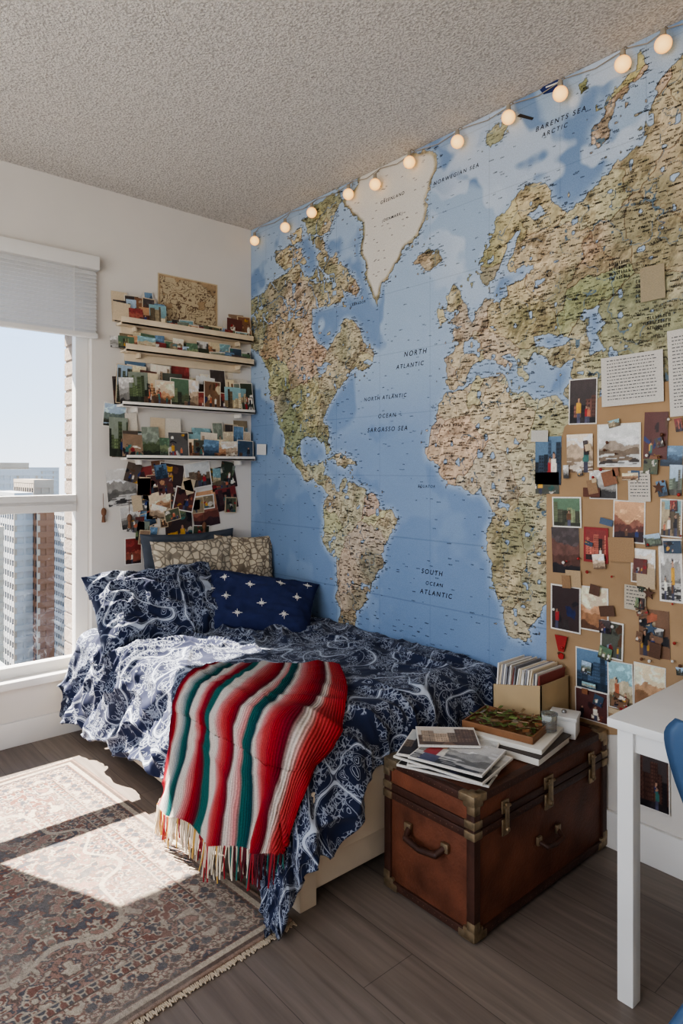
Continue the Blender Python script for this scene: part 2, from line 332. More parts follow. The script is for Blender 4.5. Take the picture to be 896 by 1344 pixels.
MX0, MX1, MZ0, MZ1 = 0.002, 2.98, 0.12, 2.598
st = 0.0027
nx = int((MX1-MX0)/st)+1; nz = int((MZ1-MZ0)/st)+1
gx = np.linspace(MX0, MX1, nx); gz = np.linspace(MZ0, MZ1, nz); GX, GZ = np.meshgrid(gx, gz)
WX = GX+(fbm(GX, GZ, 16, 11, 6)-.5)*0.085; WZ = GZ+(fbm(GX, GZ, 16, 31, 6)-.5)*0.085
def inpoly(P):
    m = np.zeros(GX.shape, bool); pad = 0.06
    i0, i1 = np.searchsorted(gx, [P[:, 0].min()-pad, P[:, 0].max()+pad]); j0, j1 = np.searchsorted(gz, [P[:, 1].min()-pad, P[:, 1].max()+pad])
    X = WX[j0:j1, i0:i1]; Z = WZ[j0:j1, i0:i1]; r = np.zeros(X.shape, bool); n = len(P)
    for k in range(n):
        x1, z1 = P[k]; x2, z2 = P[(k+1) % n]
        if z1 == z2: continue
        r ^= ((z1 > Z) != (z2 > Z)) & (X < (x2-x1)*(Z-z1)/(z2-z1)+x1)
    m[j0:j1, i0:i1] = r; return m
def blur(A, k):
    A = A.astype(float)
    for ax in (0, 1):
        c = np.cumsum(np.concatenate([np.repeat(A.take([0], ax), k+1, ax), A, np.repeat(A.take([-1], ax), k, ax)], ax), ax)
        A = (np.take(c, range(2*k+1, c.shape[ax]), ax)-np.take(c, range(0, c.shape[ax]-2*k-1), ax))/(2*k+1)
    return A
grl = inpoly(GRL); land = grl.copy()
for P in [NAm, SAm, ICE, EUR, AFR, UK, IRL, NZ, SVB, CUB, FJ]+ARC: land |= inpoly(P)
for P in SEAS: land &= ~inpoly(P)
isl = (vnoise(GX, GZ, 60, 77) > 0.92) & (blur(land, 26) > 0.12); land |= isl
chan = (np.abs(fbm(GX, GZ, 11, 301, 3)-.5) < .022) & (GX < .75) & (GZ > 2.02); land &= ~(chan & ~grl)
lakes = (fbm(GX, GZ, 30, 511, 2) > .80) & ~grl; land &= ~lakes
near = np.clip(blur(blur(land, 7), 7)*2.2, 0, 1)
def c3(r, g, b): return lin((r/255, g/255, b/255))
def mixc(A, B, t): return A*(1-t[..., None])+B*t[..., None]
oc = mixc(np.broadcast_to(c3(110, 135, 168), GX.shape+(3,)), c3(124, 148, 180), fbm(GX, GZ, 2.5, 5, 4))
shal = c3(162, 181, 202)
t1 = np.clip((fbm(GX*1.0, GZ*0.8, 4, 55, 4)-.50)*18, 0, 1)*np.clip((GZ-1.25)/0.6, 0.18, 0.8); oc = mixc(oc, shal, t1)
t3 = np.clip((fbm(GX, GZ, 7, 155, 3)-.54)*14, 0, 1)*np.clip((GZ-1.75)/0.4, 0, .8)*np.clip((GX-1.2)/.3, 0, 1); oc = mixc(oc, c3(186, 198, 212), t3)
oc = mixc(oc, shal, np.clip(near*0.8, 0, .75))
gl = (np.abs((GX % 0.30)-0.15) < 0.0016) | (np.abs((GZ % 0.27)-0.13) < 0.0016)
oc = np.where(gl[..., None], oc*0.82, oc)
N1 = fbm(GX, GZ, 5, 61, 4); N2 = fbm(GX, GZ, 16, 71, 4); N3 = fbm(GX, GZ, 60, 81, 3)
tan = c3(192, 180, 150); ol = c3(142, 142, 112); br = c3(156, 136, 108); gr = c3(120, 126, 96)
lc = mixc(np.broadcast_to(tan, GX.shape+(3,)), ol, np.clip((N1-.42)*5, 0, 1)*.8); lc = mixc(lc, br, np.clip((N2-.52)*5, 0, 1)*0.7)
lc = mixc(lc, gr, np.clip((N2*.6+N1*.4-.55)*6, 0, 1)*0.6)
des = np.exp(-(((GX-1.62)/0.30)**2+((GZ-1.40)/0.17)**2)); lc = mixc(lc, c3(198, 186, 156), np.clip(des*1.2, 0, .8))
# relief: hill-shading printed on the map
Rg = fbm(GX, GZ, 22, 611, 5); gxr = np.zeros_like(Rg); gxr[:, 1:] = Rg[:, 1:]-Rg[:, :-1]; gzr = np.zeros_like(Rg); gzr[1:] = Rg[1:]-Rg[:-1]
lc = lc*(0.72+0.52*N3)[..., None]*np.clip(1+(gxr-gzr)*6*np.clip((N2-.4)*5, .2, 1), .6, 1.35)[..., None]
lc = np.where(grl[..., None], mixc(np.broadcast_to(c3(204, 200, 192), GX.shape+(3,)), lc*.8, np.clip(1-(blur(grl, 9)-.66)*4, 0, 1)), lc)
sx_ = np.random.RandomState(3).rand(170)*3.0; sz_ = np.random.RandomState(4).rand(170)*2.6
bd = np.full(GX.shape, 9e9); bi = np.zeros(GX.shape, int); BX = GX+(fbm(GX, GZ, 20, 91, 3)-.5)*.06; BZ = GZ+(fbm(GX, GZ, 20, 95, 3)-.5)*.06
for k in range(170):
    d = (BX-sx_[k])**2+(BZ-sz_[k])**2; q = d < bd; bd[q] = d[q]; bi[q] = k
eb = np.zeros(GX.shape, bool); eb[:, 1:] |= bi[:, 1:] != bi[:, :-1]; eb[1:, :] |= bi[1:, :] != bi[:-1, :]; eb &= ~grl
tint = np.random.RandomState(9).rand(170, 3)*0.18+0.91; lc = np.where(grl[..., None], lc, lc*tint[bi])
lc = np.where(eb[..., None], lc*0.38+c3(130, 50, 40)*0.18, lc)
riv = np.abs(fbm(GX, GZ, 9, 101, 4)-.5) < 0.006; lc = np.where((riv & ~grl)[..., None], c3(100, 118, 130), lc)
road = np.abs(fbm(GX, GZ, 15, 131, 3)-.5) < 0.004; lc = np.where((road & ~grl)[..., None], lc*.6+c3(150, 60, 40)*.15, lc)
cst = np.zeros(GX.shape, bool); cst[:, 1:] |= land[:, 1:] != land[:, :-1]; cst[1:, :] |= land[1:, :] != land[:-1, :]
C = np.where(land[..., None], lc, oc); C = np.where(cst[..., None], C*0.42, C)
P3 = np.stack([GX, np.full(GX.shape, -0.003), GZ], -1)
gq = grid_quads(nx, nz); ii = gq[:, 0] % nx; jj = gq[:, 0]//nx
keep = ~((gx[ii] > 1.93) & (gz[jj] < .42)); gq = gq[keep]
mural = raw_mesh('world_map_mural', P3, gq, C, m_mural)
co = []; qd = []
def stroke(x0, z0, x1, z1, y=-0.0036):
    i = len(co); co.extend([(x0, y, z0), (x1, y, z0), (x1, y, z1), (x0, y, z1)]); qd.append((i, i+1, i+2, i+3))
rl = random.Random(5)
def word(x, z, h, n):
    for k in range(n):
        w = h*0.62
        if x+w > MX1: return
        t = rl.random()
        stroke(x, z, x+h*.24, z+h)
        if t < .7: q = (rl.random() > .5); stroke(x+h*.2, z+h*.8*q, x+w*.8, z+h*.8*q+h*.2)
        if t > .35: stroke(x+w*.62, z, x+w*.62+h*.22, z+h*rl.choice((.6, 1)))
        x += w*1.3
cnt = 0
while cnt < 11000:
    x = rl.uniform(0.01, 2.85); z = rl.uniform(0.3, 2.58); i = min(nx-1, int((x-MX0)/st)); j = min(nz-1, int((z-MZ0)/st))
    if land[j, i] and not grl[j, i]: word(x, z, rl.choice((.003, .0035, .0035, .004, .0045, .006)), rl.randint(3, 7)); cnt += 1
    elif land[j, i]:
        if rl.random() < .06: word(x, z, .004, 4)
    elif near[j, i] > .25 and rl.random() < .7: word(x, z, rl.uniform(0.003, 0.005), rl.randint(3, 6)); cnt += 1
    elif rl.random() < 0.05: word(x, z, rl.uniform(0.003, 0.0048), rl.randint(3, 6)); cnt += 1
for (u, v, rows) in [(800, 350, 4), (835, 372, 5), (850, 420, 3)]:      # legend blocks
    x0, z0 = on_y(u, v)
    for r_ in range(rows): word(x0, z0-r_*.016, .010, 9)
raw_mesh('map_lettering', co, qd, None, m_black, parent=mural)
def text(s, u, v, size, sp=1.4):
    x, z = on_y(u, v); cu = bpy.data.curves.new('t', 'FONT'); cu.body = s; cu.size = size; cu.space_character = sp; cu.shear = 0.2; cu.offset = size*.012
    cu.align_x = 'CENTER'; o = bpy.data.objects.new('ocean_name', cu); COL.objects.link(o)
    dg = bpy.context.evaluated_depsgraph_get(); me = bpy.data.meshes.new_from_object(o.evaluated_get(dg)); bpy.data.objects.remove(o)
    o = bpy.data.objects.new('ocean_name', me); COL.objects.link(o); me.materials.clear(); me.materials.append(m_black)
    o.location = (x, -0.0037, z); o.rotation_euler = (math.pi/2, 0, 0); o.parent = mural
for s, u, v, z in [('NORTH', 545, 466, .030), ('ATLANTIC', 538, 482, .026), ('NORTH ATLANTIC', 505, 524, .024), ('OCEAN', 508, 548, .026), ('SARGASSO SEA', 508, 566, .028), ('SOUTH', 567, 754, .028), ('ATLANTIC', 572, 782, .028), ('OCEAN', 570, 769, .022), ('GREENLAND', 515, 262, .020), ('(DENMARK)', 515, 287, .018), ('NORWEGIAN SEA', 598, 232, .022), ('BARENTS SEA', 735, 160, .024), ('ARCTIC', 728, 174, .022), ('CANARY BASIN', 590, 560, .016), ('EQUATOR', 560, 640, .016), ('LABRADOR', 470, 400, .016)]:
    text(s, u, v, z)

# ------------------------------------------------------------------ printed photos (procedurally painted picture content)
PAL = [[(150,170,188),(90,100,86),(64,64,58)],[(196,198,196),(120,104,88),(60,52,48)],[(96,124,150),(64,84,106),(42,56,72)],[(208,192,160),(150,112,82),(86,64,50)],
       [(120,128,116),(80,92,64),(40,45,38)],[(70,62,62),(92,62,54),(34,30,34)],[(190,188,184),(130,128,124),(62,60,60)],[(190,146,110),(122,70,60),(58,38,42)],
       [(126,160,166),(176,160,130),(106,92,72)],[(218,206,190),(172,150,126),(112,90,72)],[(120,50,48),(150,84,70),(56,34,36)],[(84,108,86),(118,128,96),(60,62,50)],[(204,186,160),(166,120,86),(96,66,50)]]
rp = random.Random(99)
ACC = [lin(np.array(c_)/255.) for c_ in ((150, 40, 44), (44, 58, 110), (214, 208, 196), (30, 30, 36), (196, 150, 60), (60, 110, 104), (190, 110, 80), (100, 70, 50), (228, 220, 206))]
def paint(pal, kind, m, n):
    """m x n picture -> colours; y=0 bottom"""
    X, Y = np.meshgrid(np.linspace(0, 1, n), np.linspace(0, 1, m)); o = rp.random()*50; sd = rp.randint(700, 712)
    p = [lin(np.array(q)/255.)*rp.uniform(.8, 1.15) for q in pal]
    tex = fbm(X+o, Y, 9, sd, 3)[..., None]; C_ = p[0]*(.75+.45*Y[..., None])*(.85+.3*tex)
    def put(mask, col): C_[mask] = (np.broadcast_to(col, C_.shape)*(.55+.9*tex))[mask]
    if kind > 1.5:      # faded engraved sheet: soft sepia contours
        e = fbm(X+o, Y, 3.2, sd, 5); e2 = fbm(X+o, Y, 7, sd+1, 4); C_ = p[0]*(.9+.2*tex)
        for lv in (.34, .42, .5, .58, .66): put(np.abs(e-lv) < .010, p[2])
        put((e2 > .60), p[1]); put(np.abs(e2-.60) < .012, p[2]*.8); put((X < .02) | (X > .98) | (Y < .025) | (Y > .975), p[1]); return np.clip(C_, .004, .82)
    if kind < .34:
        cl = fbm(X+o, Y*2, 4, sd+3, 3) > .56; put(cl & (Y > .5), np.clip(p[0]*1.6, 0, .8))
        for b_, am, col in ((rp.uniform(.5, .68), .35, p[1]*1.1+p[0]*.15), (rp.uniform(.32, .45), .25, p[1]*.75), (rp.uniform(.12, .28), .2, p[2])):
            rg = b_+am*(fbm(X*0+X+o+b_*9, X*0, 4, sd, 4)-.5); put(Y < rg, col)
        if rp.random() < .4: put((Y < .3) & (fbm(X*.4+o, Y*4, 8, sd+2, 2) > .5), p[0]*.9)
    elif kind < .66:
        x = -.05
        while x < 1:
            w_ = rp.uniform(.10, .26); t_ = rp.uniform(.4, .95); col = p[rp.choice((1, 2, 1))]*rp.uniform(.5, 1.5); q = (X >= x) & (X < x+w_) & (Y < t_); put(q, col)
            k1, k2 = rp.uniform(14, 26), rp.uniform(10, 18); put(q & ((X*k1 % 1) > .5) & ((Y*k2 % 1) > .5), col*rp.choice((.35, 1.9))); x += w_
        hy = rp.uniform(.1, .28); put(Y < hy, p[2]*.9); put((Y < hy) & (np.abs(X-.5) < .05+.5*(hy-Y)), p[2]*1.8)
    else:
        C_[:] = p[2]*(.6+.9*fbm(X+o, Y, 3, sd, 3)[..., None])+p[1]*.25
        XW = X+(fbm(X+o, Y, 5, sd+2, 2)-.5)*.2; YW = Y+(fbm(X+o, Y, 5, sd+4, 2)-.5)*.2
        for _ in range(rp.randint(4, 9)):
            cx, cy, a_, b_ = rp.random(), rp.random()*.9, rp.uniform(.05, .2), rp.uniform(.05, .18); col = rp.choice(ACC+p+p)*rp.uniform(.5, 1.1)
            put(((XW-cx)/a_)**2+((YW-cy)/b_)**2 < 1, col) if rp.random() < .6 else put((np.abs(XW-cx) < a_) & (np.abs(YW-cy) < b_*.7), col)
    for _ in range(rp.choice((0, 0, 1, 2, 3)) if kind < .66 else rp.choice((1, 2, 3))):       # people
        cx = rp.uniform(.15, .85); hgt = rp.uniform(.3, .7); b_ = -.05; sk = np.array([.46, .27, .18])*rp.uniform(.6, 1.2); w_ = hgt*.16
        put((np.abs(X-cx) < w_*.7) & (Y < hgt*.5), np.array([.03, .03, .05])*rp.uniform(.5, 3)); put((np.abs(X-cx) < w_*(1.1-.3*(Y/hgt))) & (Y > hgt*.4) & (Y < hgt*.83), rp.choice(ACC)); put(((X-cx)/(w_*.55))**2+((Y-hgt*.93)/(hgt*.12))**2 < 1, np.array([.03, .02, .02])); put(((X-cx)/(w_*.45))**2+((Y-hgt*.90)/(hgt*.09))**2 < 1, sk)
    return np.clip(C_, .004, .82)
class Prints:
    def __init__(s): s.co = []; s.q = []; s.c = []
    def quad(s, pts, col, c2=None):
        i = len(s.co); s.co += [tuple(p) for p in pts]; c2 = col if c2 is None else c2; s.c += [tuple(col)]*2+[tuple(c2)]*2; s.q.append((i, i+1, i+2, i+3))
    def card(s, c, U, V, w, h, border=None, pal=None, th=0.001, rot=0.0, text=False, bcol=(226, 222, 214), kind=None):
        c = Vector(c); U = Vector(U).normalized(); V = Vector(V).normalized(); N = U.cross(V).normalized()
        cr, sr = math.cos(rot), math.sin(rot); U, V = U*cr+V*sr, V*cr-U*sr
        bw = border if border is not None else 0.0
        bc = lin(np.array(bcol)/255.)
        hw, hh = w/2, h/2; f = c+N*th; A = [f-U*hw-V*hh, f+U*hw-V*hh, f+U*hw+V*hh, f-U*hw+V*hh]; B = [c-U*hw-V*hh, c+U*hw-V*hh, c+U*hw+V*hh, c-U*hw+V*hh]
        if bw > 0 or pal is None: s.quad(A, bc)
        for k in range(4): s.quad([B[k], B[(k+1) % 4], A[(k+1) % 4], A[k]], bc*0.8)
        if pal is None:
            if text:
                g = f+N*0.0004; n = max(3, int(h/0.012))
                for k in range(n):
                    zz = hh*0.82-k*(hh*1.7/n); x0 = -hw*.8
                    while x0 < hw*.75:
                        l = rp.uniform(.003, .012); x1 = min(x0+l, hw*.8)
                        s.quad([g+U*x0+V*zz, g+U*x1+V*zz, g+U*x1+V*(zz+hh*.5/n), g+U*x0+V*(zz+hh*.5/n)], (.09, .09, .095)); x0 = x1+.003
            return
        iw, ih = hw-bw, hh-bw; n = max(10, min(130, int(w/.0030))); m = max(10, min(110, int(h/.0030)))
        if kind is None: kind = rp.random()
        img = paint(pal, kind, m, n); g = f+N*.0004; base = len(s.co)
        for j in range(m):
            vb = V*(ih*(2*j/(m-1)-1))+g
            for i in range(n): q = vb+U*(iw*(2*i/(n-1)-1)); s.co.append((q.x, q.y, q.z))
        s.c += [tuple(r_) for r_ in img.reshape(-1, 3)]
        s.q += [tuple(r_) for r_ in (grid_quads(n, m)+base)]
    def done(s, name): return raw_mesh(name, s.co, s.q, s.c, m_photo)

UY, UZ = (0, 1, 0), (0, 0, 1)
ledges = [(1.955, m_cream, .070), (1.825, m_cream, .075), (1.555, m_shelf, .085), (1.295, m_shelf, .085)]
for i, (z, mm, d) in enumerate(ledges):
    a = Asm('picture_ledge' if i == 0 else 'picture_ledge.%03d' % i); y0, y1 = (-0.79+0.02*(i % 2), -0.03)
    a.bb(0.001, d, y0, y1, z-0.012, z, mm, 0.002); a.bb(d-0.008, d, y0, y1, z-0.012, z+(.026 if i < 2 else .012), mm, 0.002)
    if i < 2: a.bb(0.001, .012, y0+.02, y1-.05, z-0.05, z-.012, mm, .002)
    for yy in (y0+.08, y1-.08): a.bb(0.001, d*.7, yy-.006, yy+.006, z-.035, z-.012, mm, .002)
    a.done()
P = Prints(); rr = random.Random(12)
def row(z, hmin, hmax, layers, wmin=.045, wmax=.10, y0=-.82, y1=-.04):
    for x in layers:
        y = y0+rr.uniform(-.02, .02)
        while y < y1-.03:
            w = rr.uniform(wmin, wmax); h = rr.uniform(hmin, hmax)
            if x > 0.05: h *= .72
            if rr.random() < .12: y += rr.uniform(.01, .05)
            yc = min(y+w/2, y1-w/2+.01); t = rr.random()
            bo = rr.choice((0, 0, 0, .004)); pl = PAL[rr.randrange(len(PAL))] if t > .08 else None
            lean = rr.uniform(.04, .12)
            P.card((x-lean*h/4, yc, z+h/2+.001), UY, (-lean, 0, 1), w, h, bo, pl, rot=rr.uniform(-.06, .06), bcol=rr.choice(((216,208,194),(206,188,160),(216,208,194))))
            y += w*rr.uniform(.6, .92)
row(1.956, .10, .18, (.024, .044, .058), y1=-.56)
row(1.956, .04, .065, (.034, .056), y0=-.56, y1=-.06)
row(1.956, .09, .14, (.03, .05), y0=-.20, y1=-.04)
row(1.826, .05, .10, (.022, .040, .060))
row(1.556, .12, .24, (.020, .044, .068), .06, .12)
row(1.296, .12, .23, (.020, .044, .068), .06, .12)
P.done('shelf_photo_prints')
P = Prints()
y, z = on_x(247, 402); P.card((0.003, y, z), UY, UZ, .35, .29, 0.006, [(188,172,142),(158,134,104),(112,88,66)], bcol=(196, 180, 150), kind=2)
P.done('vintage_poster')
P = Prints()
for k, (u0, v0, u1, v1) in enumerate([(140,615,178,663),(181,612,206,648),(207,608,240,640),(241,606,275,640),(276,612,309,642),(157,664,181,694),(196,645,226,676),(227,640,254,670),(252,645,286,690),(283,640,310,668),(216,672,251,716),(188,706,224,742),(163,706,186,740),(134,528,165,562),(256,650,280,668),(150,567,178,597),(182,665,205,690),(252,690,274,704),(288,606,303,632),(148,395,166,420),(150,480,168,510)]):
    ya, za = on_x(u0, v0); yb, zb = on_x(u1, v1); P.card((0.002+.0032*(k % 4), (ya+yb)/2, (za+zb)/2), UY, UZ, abs(yb-ya), abs(za-zb), rr.choice((0, .004, .006)), PAL[rr.randrange(len(PAL))], rot=rr.uniform(-.22, .22))
for k in range(52):
    y = rr.uniform(-.76, -.10); z = rr.uniform(.88, 1.25)
    if z < 1.0 and y > -.40: continue
    P.card((0.003+.0033*(k % 4), y, z), UY, UZ, rr.uniform(.04, .09), rr.uniform(.05, .10), rr.choice((0, .004)), PAL[rr.randrange(len(PAL))] if rr.random() > .12 else None, rot=rr.uniform(-.3, .3), bcol=(196,178,150))
P.done('wall_photo_prints')
m_tassel = mat('hanging_ornament', L(112, 78, 58), .8)
a = Asm('hanging_ornament')
for u, v in [(136, 672), (170, 680), (268, 690)]:
    y, z = on_x(u, v, .015); a.tube([(0.008, y, z+.09), (0.012, y, z+.02)], .001, m_tassel, 6); a.sph((0.016, y, z), .016, m_tassel, (.6, .8, 1.3), 12); a.cyl((0.014, y, z-.02), (0.014, y, z-.05), .007, .010, m_tassel, 8)
a.done()

a = Asm('kraft_paper_board'); rk = random.Random(3)
out = [on_y(718, 962), on_y(718, 640), on_y(742, 560), on_y(790, 520), on_y(880, 500)]
poly = [(x, -0.006, z) for x, z in out]+[(2.93, -0.006, 1.52), (2.93, -0.006, .40), (2.25, -0.006, .40)]
a.prism(poly, (0, .002, 0), m_kraft); a.done()
P = Prints()
items = [(748,497,785,557,.004,5),(786,556,843,613,.005,1),(704,573,738,636,0,2),(746,570,780,620,0,9),(775,617,811,655,.003,6),(847,541,878,603,0,10),(868,585,897,612,0,2),(727,652,765,692,.005,11),(806,657,848,712,.004,7),(868,655,897,705,.004,8),(726,692,762,752,.0,5),(768,692,800,738,.008,10),(866,707,897,790,.006,6),(725,768,764,828,.005,5),(762,770,800,828,.005,12),(790,815,820,864,.005,0),(757,852,800,906,.004,2),(800,868,833,930,.003,8),(833,872,875,938,.003,3),(757,905,800,945,.003,7),(838,985,880,1062,.003,5),(880,610,897,650,0,0),(704,620,735,648,.0,0),(900,560,940,610,.004,1),(905,625,950,690,.004,4),(905,720,950,790,.004,2),(840,800,880,862,0,3),(830,720,862,765,.004,9)]
for k, (u0, v0, u1, v1, b_, p_) in enumerate(items):
    xa, za = on_y(u0, v0); xb, zb = on_y(u1, v1); _, z2 = on_y((u0+u1)/2, v0); _, z3 = on_y((u0+u1)/2, v1)
    P.card(((xa+xb)/2, -.0075-.0032*(k % 2), (z2+z3)/2), (1, 0, 0), UZ, xb-xa, z2-z3, b_, PAL[p_], rot=rk.uniform(-.04, .04), bcol=(140, 44, 46) if b_ == .008 else (218, 214, 206), kind=rp.choice((.1, .2, .4, .5, .8)))
for (u0, v0, u1, v1, tx, bc) in [(792,465,873,531,1,(196,192,184)),(880,430,940,545,1,(194,190,182)),(827,618,856,658,1,(192,184,172)),(801,705,835,737,0,(150,120,86)),(822,768,850,800,1,(180,170,152)),(843,350,875,395,0,(150,138,112)),(768,640,790,652,0,(90,50,35)),(838,745,862,772,0,(180,160,132)),(745,748,765,770,0,(170,146,114)),(700,565,722,580,0,(184,182,174)),(340,583,352,597,0,(208,208,206))]:
    xa, za = on_y(u0, v0); xb, zb = on_y(u1, v1); um = (u0+u1)/2; _, z2 = on_y(um, v0); _, z3 = on_y(um, v1)
    P.card(((xa+xb)/2, -.0145, (z2+z3)/2), (1, 0, 0), UZ, xb-xa, z2-z3, None, None, text=bool(tx), rot=rk.uniform(-.05, .05), bcol=bc)
for k in range(90):
    x = rk.uniform(1.95, 2.88); z = rk.uniform(.45, 1.42); wood = rk.random() < .4
    P.card((x, -.0158-.0016*(k % 3), z), (1, 0, 0), UZ, rk.uniform(.012, .055), rk.uniform(.012, .05), 0, None if wood else PAL[rk.randrange(12)], rot=rk.uniform(-.3, .3), bcol=rk.choice(((130, 86, 60), (186, 166, 136), (86, 60, 46), (70, 88, 112), (140, 110, 80))))
P.done('pinned_photo_collage')
a = Asm('push_pins'); pm = [mat('pin_red', L(150, 40, 36), .4), mat('pin_white', L(210, 206, 200), .4), mat('pin_brown', L(96, 60, 40), .5)]
for k in range(60):
    x = rk.uniform(1.93, 2.85); z = rk.uniform(.45, 1.45); a.sph((x, -.023, z), rk.uniform(.003, .006), pm[k % 3], seg=8); a.cyl((x, -.023, z), (x, -.006, z), .001, .001, m_metal, 5)
a.done()
a = Asm('paper_stars'); m_st = mat('star_brown', L(84, 58, 46), .8); m_st2 = mat('star_blue', L(64, 80, 100), .7)
for u, v, mm in [(855, 778, m_st), (868, 640, m_st), (858, 824, m_st2)]:
    x, z = on_y(u, v); r0 = .020; a.prism([(x+r0*(1 if k % 2 == 0 else .42)*math.sin(k*math.pi/5), -.022, z+r0*(1 if k % 2 == 0 else .42)*math.cos(k*math.pi/5)) for k in range(10)], (0, .003, 0), mm)
a.done()
a = Asm('map_pennant'); m_pen = mat('pennant_navy', L(34, 48, 100), .8)
x, z = on_y(724, 116); a.prism([(x-.045, -.006, z+.012), (x-.005, -.006, z+.026), (x+.04, -.006, z+.012), (x+.012, -.006, z-.018), (x-.03, -.006, z-.010)], (0, .002, 0), m_pen)
a.prism([(x-.02, -.0075, z+.012), (x+.028, -.0075, z+.008), (x+.028, -.0075, z+.003), (x-.02, -.0075, z+.007)], (0, .001, 0), m_paper)
x, z = on_y(690, 155); a.prism([(x-.035, -.006, z+.018), (x-.02, -.006, z+.022), (x+.035, -.006, z-.014), (x+.028, -.006, z-.020)], (0, .002, 0), m_black)
a.done()
a = Asm('exclamation_cutout'); m_red = mat('red_card', L(150, 34, 30), .6)
x, z = on_y(740, 850); a.prism([(x-.024, -.021, z+.045), (x+.024, -.021, z+.045), (x+.01, -.021, z-.01), (x-.01, -.021, z-.01)], (0, .003, 0), m_red); a.cyl((x, -.022, z-.026), (x, -.018, z-.026), .011, .011, m_red); a.done()

# ------------------------------------------------------------------ fairy lights
m_bulb, nt, b = new_mat('warm_bulb'); b.inputs['Base Color'].default_value = (.5, .36, .2, 1)
b.inputs['Emission Strength'].default_value = 1.3
n = node(nt, 'ShaderNodeLayerWeight', Blend=0.45); r = ramp(nt, [(0, (1, .62, .22, 1)), (.45, (.9, .46, .13, 1)), (1, (.45, .17, .04, 1))]); nt.links.new(n.outputs['Facing'], r.inputs['Fac']); nt.links.new(r.outputs['Color'], b.inputs['Emission Color'])
a = Asm('fairy_lights'); prev = None; m_wire = mat('clear_wire', L(150, 142, 128), .5)
yb = -0.045
for u, v in [(334,316),(374,301),(409,279),(457,255),(492,242),(537,213),(600,186),(667,154),(735,123),(817,84),(870,58),(945,24),(1040,-20),(1150,-70)]:
    x, z = on_y(u, v, yb); x = max(x, .03); z = min(max(z, 2.50), 2.535)
    a.sph((x, yb, z), .0255, m_bulb, seg=24); a.cyl((x, yb, z+.024), (x, yb, z+.045), .010, .008, m_wire, 10)
    top = (x, -0.012, 2.588); a.tube([(x, yb, z+.045), (x, -.03, z+.06), top], .0018, m_wire, 6)
    if prev: mid = ((prev[0]+x)/2, -.012, 2.572); a.tube([prev, mid, top], .0018, m_wire, 6)
    prev = top
a.done()

# ------------------------------------------------------------------ bed
a = Asm('bed_frame')
a.bb(0.02, 1.74, -0.985, -0.955, .14, .335, m_frame, .004); a.bb(0.02, 1.74, -0.035, -0.01, .14, .335, m_frame, .004)
a.bb(1.72, 1.75, -0.985, -0.01, .14, .335, m_frame, .004); a.bb(0.02, 0.05, -0.985, -0.01, .14, .335, m_frame, .004)
a.bb(0.06, 1.70, -0.93, -0.03, .30, .325, m_frame)
a.bb(0.10, 1.715, -0.95, -0.92, .035, .135, m_frame, .003); a.bb(1.68, 1.715, -0.95, -0.03, .035, .135, m_frame, .003)
for x in (.08, 1.70):
    for y in (-.955, -.06): a.bb(x-.03, x+.03, y-.02, y+.04, 0, .14, m_frame, .004)
a.done()
Asm('mattress').bb(0.03, 1.71, -0.95, -0.02, .328, .455, m_matt, .03, 3).done()

bx1, by0, RR, TOP = 1.66, -0.925, 0.085, 0.495
def sm(t): t = max(0, min(1, t)); return t*t*(3-2*t)
def segd(px_, py_):
    ax, ay, bx, by = 1.17, -.66, 1.52, -1.28; dx, dy = bx-ax, by-ay; t = max(0, min(1, ((px_-ax)*dx+(py_-ay)*dy)/(dx*dx+dy*dy)))
    return math.hypot(px_-ax-t*dx, py_-ay-t*dy)
def calm(px_, py_): return (.28+.72*sm((segd(px_, py_)-.26)/.16))*(.3+.7*sm((-py_-.02)/.14))
def wr(px_, py_):
    v = Vector((px_*2.6, py_*2.6, 3.1)); w = noise.noise(v)*0.3; w2 = noise.noise(Vector((px_*3.1+7, py_*3.1, 1.1)))*.25
    n1 = 1-abs(noise.noise(Vector((px_*4.5+w*5, py_*7.0+w2*5, 1.7)))); n2 = 1-abs(noise.noise(Vector((px_*12+w*9, py_*9+w2*9, 5.3))))
    n4 = 1-abs(noise.noise(Vector((px_*24+w*9, py_*20+w2*9, 2.3))))
    n3 = noise.noise(Vector((px_*2.3, py_*2.3, 9.0)))
    return (.032*n1**4+.013*n2**4+.004*n4**3+.020*n3-.012)
def bedsurf(px_, py_, off=0.0, amp=1.0):
    cx = min(px_, bx1); cy = max(py_, by0); ox, oy = px_-cx, py_-cy; d = math.hypot(ox, oy)
    nxy = (0, 0) if d < 1e-6 else (ox/d, oy/d)
    arc = math.pi*RR/2
    if d < arc: th = d/RR; f = RR*math.sin(th); g = RR*(1-math.cos(th)); nh, nv = math.sin(th), math.cos(th)
    else:
        e = d-arc; f = RR+e*.26; g = RR+e*.965; nh, nv = .965, .26
    cm = calm(px_, py_)
    dd = wr(px_, py_)*amp*cm
    if d > .03:
        k = sm((d-.03)/.2); al = px_-py_*0.6
        if nxy[0] > .5: al = py_*1.0+px_*.2
        dd = dd*(1-.2*k)+k*amp*cm*(.014*math.sin(al*26+2.2*noise.noise(Vector((px_*3, py_*3, 0))))+.007*math.sin(al*57+1))
    dd += off
    return Vector((cx+nxy[0]*(f+dd*nh), cy+nxy[1]*(f+dd*nh), TOP-g+dd*nv))
NU, NV = 340, 260; pos = []; uvs = []
